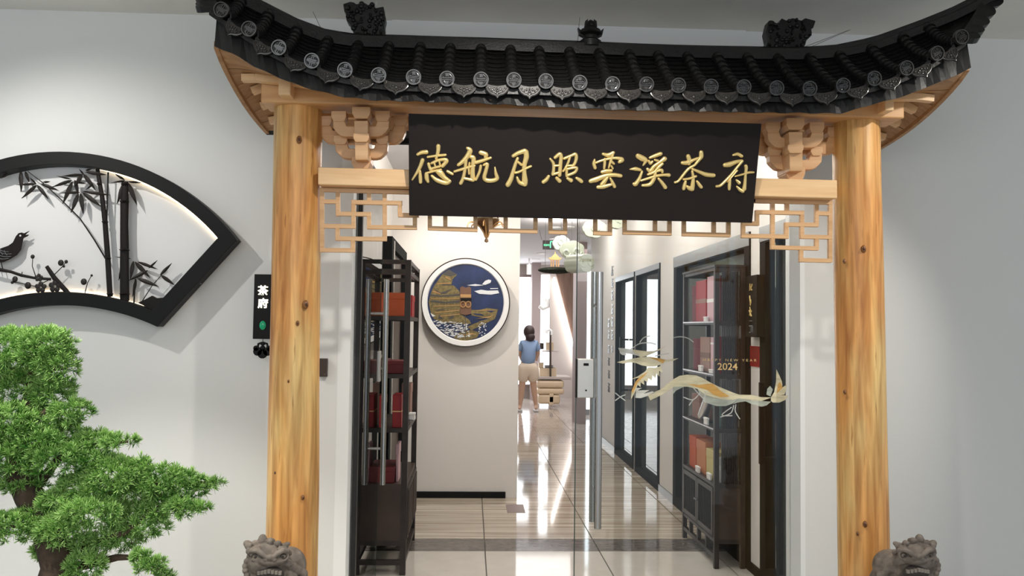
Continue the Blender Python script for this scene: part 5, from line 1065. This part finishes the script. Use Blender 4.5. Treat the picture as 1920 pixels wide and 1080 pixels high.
# lettering on the right wall: two columns of raised characters (unreadable at this size)
for px, lst in ((1148, [(508, 1), (531, 1), (554, 1), (580, 1), (604, 1), (628, 1), (655, .6)]), (1141.5, [(606, .9), (628, .9), (655, .9), (678, .8), (702, .8), (727, .9)])):
    lt_ = T('wall_lettering', 'taller column of raised letters on the right corridor wall' if px > 1145 else 'shorter column of raised letters beside the taller one', 'lettering', PX(px, 620, XI)); lt_['group'] = 'raised wall lettering'
    for py, sz in lst:
        c = PX(px, py, XI - .004); m = MB(); w_ = .075 * sz
        for dz in (-.05, 0, .05): m.bar(c + V((0, -w_, dz * sz)), c + V((0, w_ * U(.4, 1), dz * sz + .01)), .008, .012, (1, 0, 0))
        m.bar(c + V((0, U(-.02, .02), -.06 * sz)), c + V((0, U(-.02, .02), .06 * sz)), .008, .02, (1, 0, 0)); m.bar(c + V((0, -w_ * .7, -.06 * sz)), c + V((0, -w_ * .2, .02 * sz)), .008, .014, (1, 0, 0)); m.bar(c + V((0, w_ * .7, -.06 * sz)), c + V((0, w_ * .3, .02 * sz)), .008, .014, (1, 0, 0))
        mk('raised_letter', m, 'steeld' if py < 665 else 'cabp', lt_)
# ================================================================== CORRIDOR CEILING THINGS
YLn = 5.9; s = YLn / F
ln = T('palace_lantern', 'bronze hanging lantern with curled ribs seen under the signboard', 'lamp', P(912, 455, YLn)); tip = P(912, 455, YLn); top = P(912, 412, YLn)
m = MB().lathe([(.5 * s, 0), (4 * s, 2 * s), (3.5 * s, 5 * s), (1.8 * s, 8 * s), (3 * s, 14 * s), (7 * s, 22 * s), (14 * s, 30 * s), (22 * s, 36 * s), (24 * s, 44 * s), (20 * s, 46 * s), (.5 * s, 46 * s)], tip, 18); mk('bowl', m, 'bronze', ln, smooth=True)
for k in range(6):
    a = k * math.pi / 3 + .35; d = V((math.cos(a), math.sin(a), 0)); mk('curled_rib', MB().tube([tip + d * r * s + V((0, 0, z * s)) for r, z in ((2, 10), (6, 20), (13, 29), (22, 35), (30, 38), (36, 35), (39, 27))], [1.6 * s] * 5 + [1.2 * s, .8 * s], 6), 'brass', ln, smooth=True)
m = MB()
for k in range(16): a = k * math.pi / 8; d = V((math.cos(a), math.sin(a), 0)) * 22 * s; m.tube([tip + d + V((0, 0, 46 * s)), tip + d + V((0, 0, 130 * s))], .9 * s, 5)
mk('cage_bars', m, 'bronze', ln); mk('lamp_glass', MB().lathe([(16 * s, 46 * s), (17 * s, 128 * s)], tip, 16), 'cloud', ln, smooth=True); mk('cap', MB().lathe([(38 * s, 130 * s), (26 * s, 138 * s), (8 * s, 150 * s), (2 * s, 158 * s)], tip, 18), 'bronze', ln, smooth=True); mk('rod', MB().tube([tip + V((0, 0, 156 * s)), V((tip.x, tip.y, ZC))], .004, 6), 'bronze', ln)
def cloud(px, py, w_, h_, Y, label, th=.07, swirls=((-.22, -.15), (.22, -.05)), rot=0):
    c = P(px, py, Y); s = Y / F; root = T('cloud_lamp', label, 'lamp', c, 'hanging cloud lamps'); pl = []
    rm = Matrix.Rotation(rot, 3, 'Z')
    for i in range(48):
        a = 2 * math.pi * i / 48; k = 1 + .09 * abs(math.sin(a * 3.5)) - .04; pl.append(c + rm @ V((math.cos(a) * w_ / 2 * s * k, -th / 2, math.sin(a) * h_ / 2 * s * k)))
    mk('body', MB().prism(pl, rm @ V((0, th, 0))), 'cloud', root, bev=.012)
    for u, v_ in swirls:
        pts = [c + rm @ V(((u * w_ + math.cos(t) * (2 + t * 1.15)) * s, -th / 2 - .002, (v_ * h_ + math.sin(t) * (2 + t * 1.15)) * s)) for t in [i * .5 for i in range(int(h_ / 2.6))]]; mk('swirl', MB().tube(pts, 1.9 * s, 6), 'cloud', root, smooth=True)
    mk('wire', MB().tube([c + V((0, 0, h_ / 2 * s * .9)), V((c.x, c.y, ZC))], .002, 4), 'steeld', root)
cloud(1072, 469, 46, 34, 9.0, 'swirled pale green cloud lamp in front of the exit sign'); cloud(1052, 456, 32, 28, 9.35, 'smaller pale cloud lamp partly behind the swirled one', swirls=((.0, .1),)); cloud(1114, 429, 44, 34, 7.4, 'pale cloud lamp just under the signboard', swirls=((.0, .05),)); cloud(1156, 420, 26, 18, 7.6, 'cloud lamp half hidden behind the lattice', swirls=((.1, .0),)); cloud(1086, 494, 40, 34, 8.6, 'chunky pale cloud lamp above the moss island', .22, ((-.3, 0), (.2, .1)), .7)
isl = T('moss_island', 'dark mossy flying island hung with a small pavilion', 'ornament', P(1042, 507, 9.2)); c = P(1042, 507, 9.2); s = 9.2 / F
mk('island', MB().ell(c, (34 * s, 20 * s, 6.5 * s), 24, 10), 'moss', isl, smooth=True)
for k in range(2): mk('wire', MB().tube([c + V(((-20 + 40 * k) * s, 0, 4 * s)), V((c.x + (-20 + 40 * k) * s, c.y, ZC))], .002, 4), 'steeld', isl)
pv = T('pavilion_lantern', 'tiny amber pavilion with upturned roof on the moss island', 'ornament', c + V((-2 * s, 0, 6 * s))); b = c + V((-2 * s, -.02, 6.9 * s))
for dx in (-7, -3, 3, 7): mk('pillar', MB().tube([b + V((dx * s, 0, 0)), b + V((dx * s, 0, 12 * s))], 1.1 * s, 6), 'paglow', pv)
pl = [(-13, 16), (-9, 12.5), (9, 12.5), (13, 16), (8, 17), (5, 20), (1, 24), (-1, 24), (-5, 20), (-8, 17)]; mk('roof', MB().prism([b + V((x * s, -.03, z * s)) for x, z in pl], (0, .06, 0)), 'paglow', pv, bev=.003); mk('finial', MB().tube([b + V((0, 0, 23 * s)), b + V((0, 0, 28 * s))], .8 * s, 5), 'paglow', pv)
ex = T('exit_sign', 'black exit sign with green pictogram behind the cloud lamps', 'sign', P(1034, 459, 12)); a, b = P(1018, 450.5, 12), P(1052, 468, 12); mk('case', MB().box(a.x, b.x, 12, 12.04, b.z, a.z), 'exitb', ex, bev=.004); s = 12 / F; c = P(1038, 459, 11.998)
m = MB(); m.bar(c + V((-6 * s, 0, 6 * s)), c + V((-6 * s, 0, -6 * s)), .004, 2 * s); m.bar(c + V((-6 * s, 0, 6 * s)), c + V((10 * s, 0, 6 * s)), .004, 2 * s); m.bar(c + V((8 * s, 0, 6 * s)), c + V((8 * s, 0, -2 * s)), .004, 2 * s); m.bar(c + V((-1 * s, 0, 3 * s)), c + V((2 * s, 0, -3 * s)), .004, 3 * s); m.bar(c + V((2 * s, 0, -3 * s)), c + V((6 * s, 0, -5 * s)), .004, 2 * s); mk('running_figure', m, 'exitg', ex)
me = text_mesh('安全出口', 4.2 * s, 'exitg', .001, .001); o = c + V((-12.5 * s, 0, -1 * s)); inst('sign_text', me, ex, frame(o, (.75, 0, 0), (0, 0, 1), (0, -1, 0)))
for px in (1016, 1052): p = P(px, 450, 12.02); mk('hanger', MB().tube([p, V((p.x - .04, p.y, ZC))], .003, 4), 'steeld', ex)
for nth, (px, py) in zip(('third nearest', 'fourth nearest', 'fifth nearest', 'farthest', 'nearest', 'second nearest'), ((1041, 447), (1015, 475), (1005, 486), (997, 495), (1066, 425), (1040, 426))):
    q = PZ(px, py, ZC - .002); dl = T('ceiling_downlight', nth + ' of the round white recessed corridor downlights', 'lamp', q, 'recessed corridor downlights'); mk('trim_ring', MB().lathe([(.07, .0), (.09, 0), (.088, -.008), (.07, -.008)], q, 16), 'white', dl); mk('diffuser', MB().lathe([(.07, -.003), (.0005, -.004)], q, 16), 'ledw', dl)
sp_ = T('spotlight', 'white cylinder track spotlight in the far hall ceiling', 'lamp', P(992, 505, 17)); q = P(992, 505, 17); mk('can', MB().lathe([(.05, -.1), (.05, .1)], q, 14), 'white', sp_, smooth=True); mk('stem', MB().tube([q + V((0, 0, .1)), V((q.x, q.y, ZC))], .015, 8), 'white', sp_)
# ================================================================== FAR HALL
wc = T('display_pillar', 'white display pillar given a glow beside the slanted taupe wall', 'pillar', (P(1022, 600, 17).x, 17, 0)); mk('shaft', MB().box(P(1015, 600, 17.3).x, P(1030, 600, 17.3).x, 17.3, 17.5, 0, P(1022, 515, 17.3).z), 'winw', wc); mk('hook', MB().tube([P(1026, 560, 16.98), P(1026, 575, 16.98), P(1018, 578, 16.98), P(1012, 573, 16.98)], .05, 8), 'white', wc, smooth=True); mk('black_panel', MB().box(P(1013.5, 550, 16.96).x, P(1021, 550, 16.96).x, 16.96, 17, P(1015, 655, 16.96).z, P(1015, 643, 16.96).z), 'cab', wc)  # lit white shaft: its brightness is put in by a glowing material
Yc_ = 16.4; ct = T('display_counter', 'pale wood counter of stacked rounded drums in the far hall', 'counter', (P(1034, 755, Yc_).x, Yc_ + .2, 0)); s = Yc_ / F
def cbx(nm, x0, x1, y0, y1, dep, mt='counter', bev=.01):
    a, b = P(x0, y0, Yc_), P(x1, y1, Yc_); return mk(nm, MB().box(a.x, b.x, Yc_, Yc_ + dep, max(0, b.z), a.z), mt, ct, bev=bev)
cbx('lower_drum', 1010, 1050, 740, 758, .5, bev=.04); cbx('middle_drum', 1007, 1058, 728, 740, .5, bev=.04); cbx('upper_drum', 1007, 1058, 713, 728, .5, bev=.05); cbx('table_top', 1004, 1071, 706, 712, .7, 'stucco'); cbx('plinth', 1030, 1038, 738, 760, .3)
def small(nm, lb, x0, x1, y0, y1, mt, cat, y=16.5, dep=.2):
    a, b = P(x0, y0, y), P(x1, y1, y); o = T(nm, lb, cat, ((a.x + b.x) / 2, y, b.z)); mk('body', MB().box(a.x, b.x, y, y + dep, b.z, a.z), mt, o, bev=.008); mk('lid', MB().box(a.x - .004, b.x + .004, y - .004, y + dep + .004, a.z - .02, a.z), mt, o); return o
small('wooden_block', 'pale wooden block on the far counter', 1012, 1043, 690, 706, 'counter', 'block'); small('wooden_block', 'tall pale block behind the person on the far counter', 1010, 1019, 680, 704.5, 'counter', 'block', 16.75, .1); small('cup_tray', 'dark tray of cups on the far counter block', 1022, 1037, 685, 690, 'steeld', 'tray', 16.52, .15)
pl_ = T('display_stand', 'slim brown display post with a white curved top', 'stand', P(1032, 706, 16.45)); a, b = P(1032, 706, 16.45), P(1032, 622, 16.45); mk('post', MB().bar(a, b, .035, .035), 'cabp', pl_); mk('curved_top', MB().tube([P(1034, 628, 16.45), P(1034, 621, 16.45), P(1030, 618, 16.45), P(1025, 620, 16.45), P(1025, 626, 16.45)], .03, 8), 'white', pl_, smooth=True); mk('side_shelf', MB().box(P(1018, 660, 16.5).x, P(1047, 660, 16.5).x, 16.47, 16.7, P(1030, 660, 16.5).z, P(1030, 657.5, 16.5).z), 'stucco', pl_)
small('wooden_block', 'pale block on the side shelf of the display post', 1024, 1038, 642, 657, 'counter', 'block', 16.52, .12)
# person seen from behind
YP_ = 15.6; s = YP_ / F
pe = T('person', 'person seen from behind in blue shirt and khaki shorts leaning over', 'person', PZ(993, 768, 0))
def H(x, y, d=0): return P(x, y, YP_ + d)
def skin(name, pts, edges, mt, parent, sub=2, root=0):
    c = pts[root][0]; me = bpy.data.meshes.new(name); me.from_pydata([tuple(p[0] - c) for p in pts], edges, []); me.materials.append(M[mt]); o = bpy.data.objects.new(name, me); C.objects.link(o); o.parent = parent; o.location = c - wl(parent); WL[o.name] = c
    k = o.modifiers.new('skin', 'SKIN'); k.use_smooth_shade = True
    for i, p in enumerate(pts): me.skin_vertices[0].data[i].radius = (p[1], p[2] if len(p) > 2 else p[1]); me.skin_vertices[0].data[i].use_root = i == root
    b = o.modifiers.new('sub', 'SUBSURF'); b.levels = b.render_levels = sub; return o
B_ = [(H(988, 684), .13, .10), (H(990, 664), .12, .09), (H(991, 644), .15, .10), (H(992, 637), .055), (H(992, 629, -.02), .06), (H(992, 621, -.03), .075),
      (H(981, 692), .085), (H(979, 722), .065), (H(977, 745, .05), .05), (H(975, 762, .06), .035), (H(974, 767, -.06), .03),
      (H(997, 690), .085), (H(1000, 722), .065), (H(1003, 745, .05), .05), (H(1005, 762, .06), .035), (H(1005, 767, -.06), .03),
      (H(979, 644), .055), (H(974, 660, .03), .045), (H(979, 676, .2), .032), (H(984, 678, .28), .028), (H(1004, 644), .055), (H(1009, 660, .03), .045), (H(1005, 673, .22), .032), (H(1006, 675, .3), .028)]
skin('body', B_, [(0, 1), (1, 2), (2, 3), (3, 4), (4, 5), (0, 6), (6, 7), (7, 8), (8, 9), (9, 10), (0, 11), (11, 12), (12, 13), (13, 14), (14, 15), (2, 16), (16, 17), (17, 18), (18, 19), (2, 20), (20, 21), (21, 22), (22, 23)], 'skin', pe)
skin('shirt', [(H(989, 690), .20, .16), (H(991, 660), .175, .14), (H(992, 646), .19, .14), (H(992, 639), .075), (H(980, 644), .075), (H(975, 659, .02), .068), (H(1004, 644), .075), (H(1009, 659, .02), .068)], [(0, 1), (1, 2), (2, 3), (2, 4), (4, 5), (2, 6), (6, 7)], 'shirt', pe)
skin('shorts', [(H(989, 676), .19, .15), (H(989, 688), .21, .16), (H(982, 698), .15), (H(980, 719), .135), (H(998, 696), .15), (H(1000, 719), .135)], [(0, 1), (1, 2), (2, 3), (1, 4), (4, 5)], 'shorts', pe)
m = MB(); m.ell(H(992, 622, 0), (.105, .12, .125), 16, 12); m.ell(H(994, 632, -.06), (.09, .07, .08), 14, 8); mk('hair', m, 'hairm', pe, smooth=True)
for x in (974.5, 1005): q = H(x, 768, -.02); mk('sandal', MB().box(q.x - .045, q.x + .045, YP_ - .16, YP_ + .10, 0.0, .035), 'shoe', pe, bev=.012)
# patched floor tile near the wall corner
q = [PZ(x, y, .001) for x, y in ((948, 946), (981, 946), (985, 961), (951, 961))]
tag(mk('floor_patch', MB().prism(q, (0, 0, .002)), 'pillar'), 'small grey patch on the floor by the wall corner', 'patch')
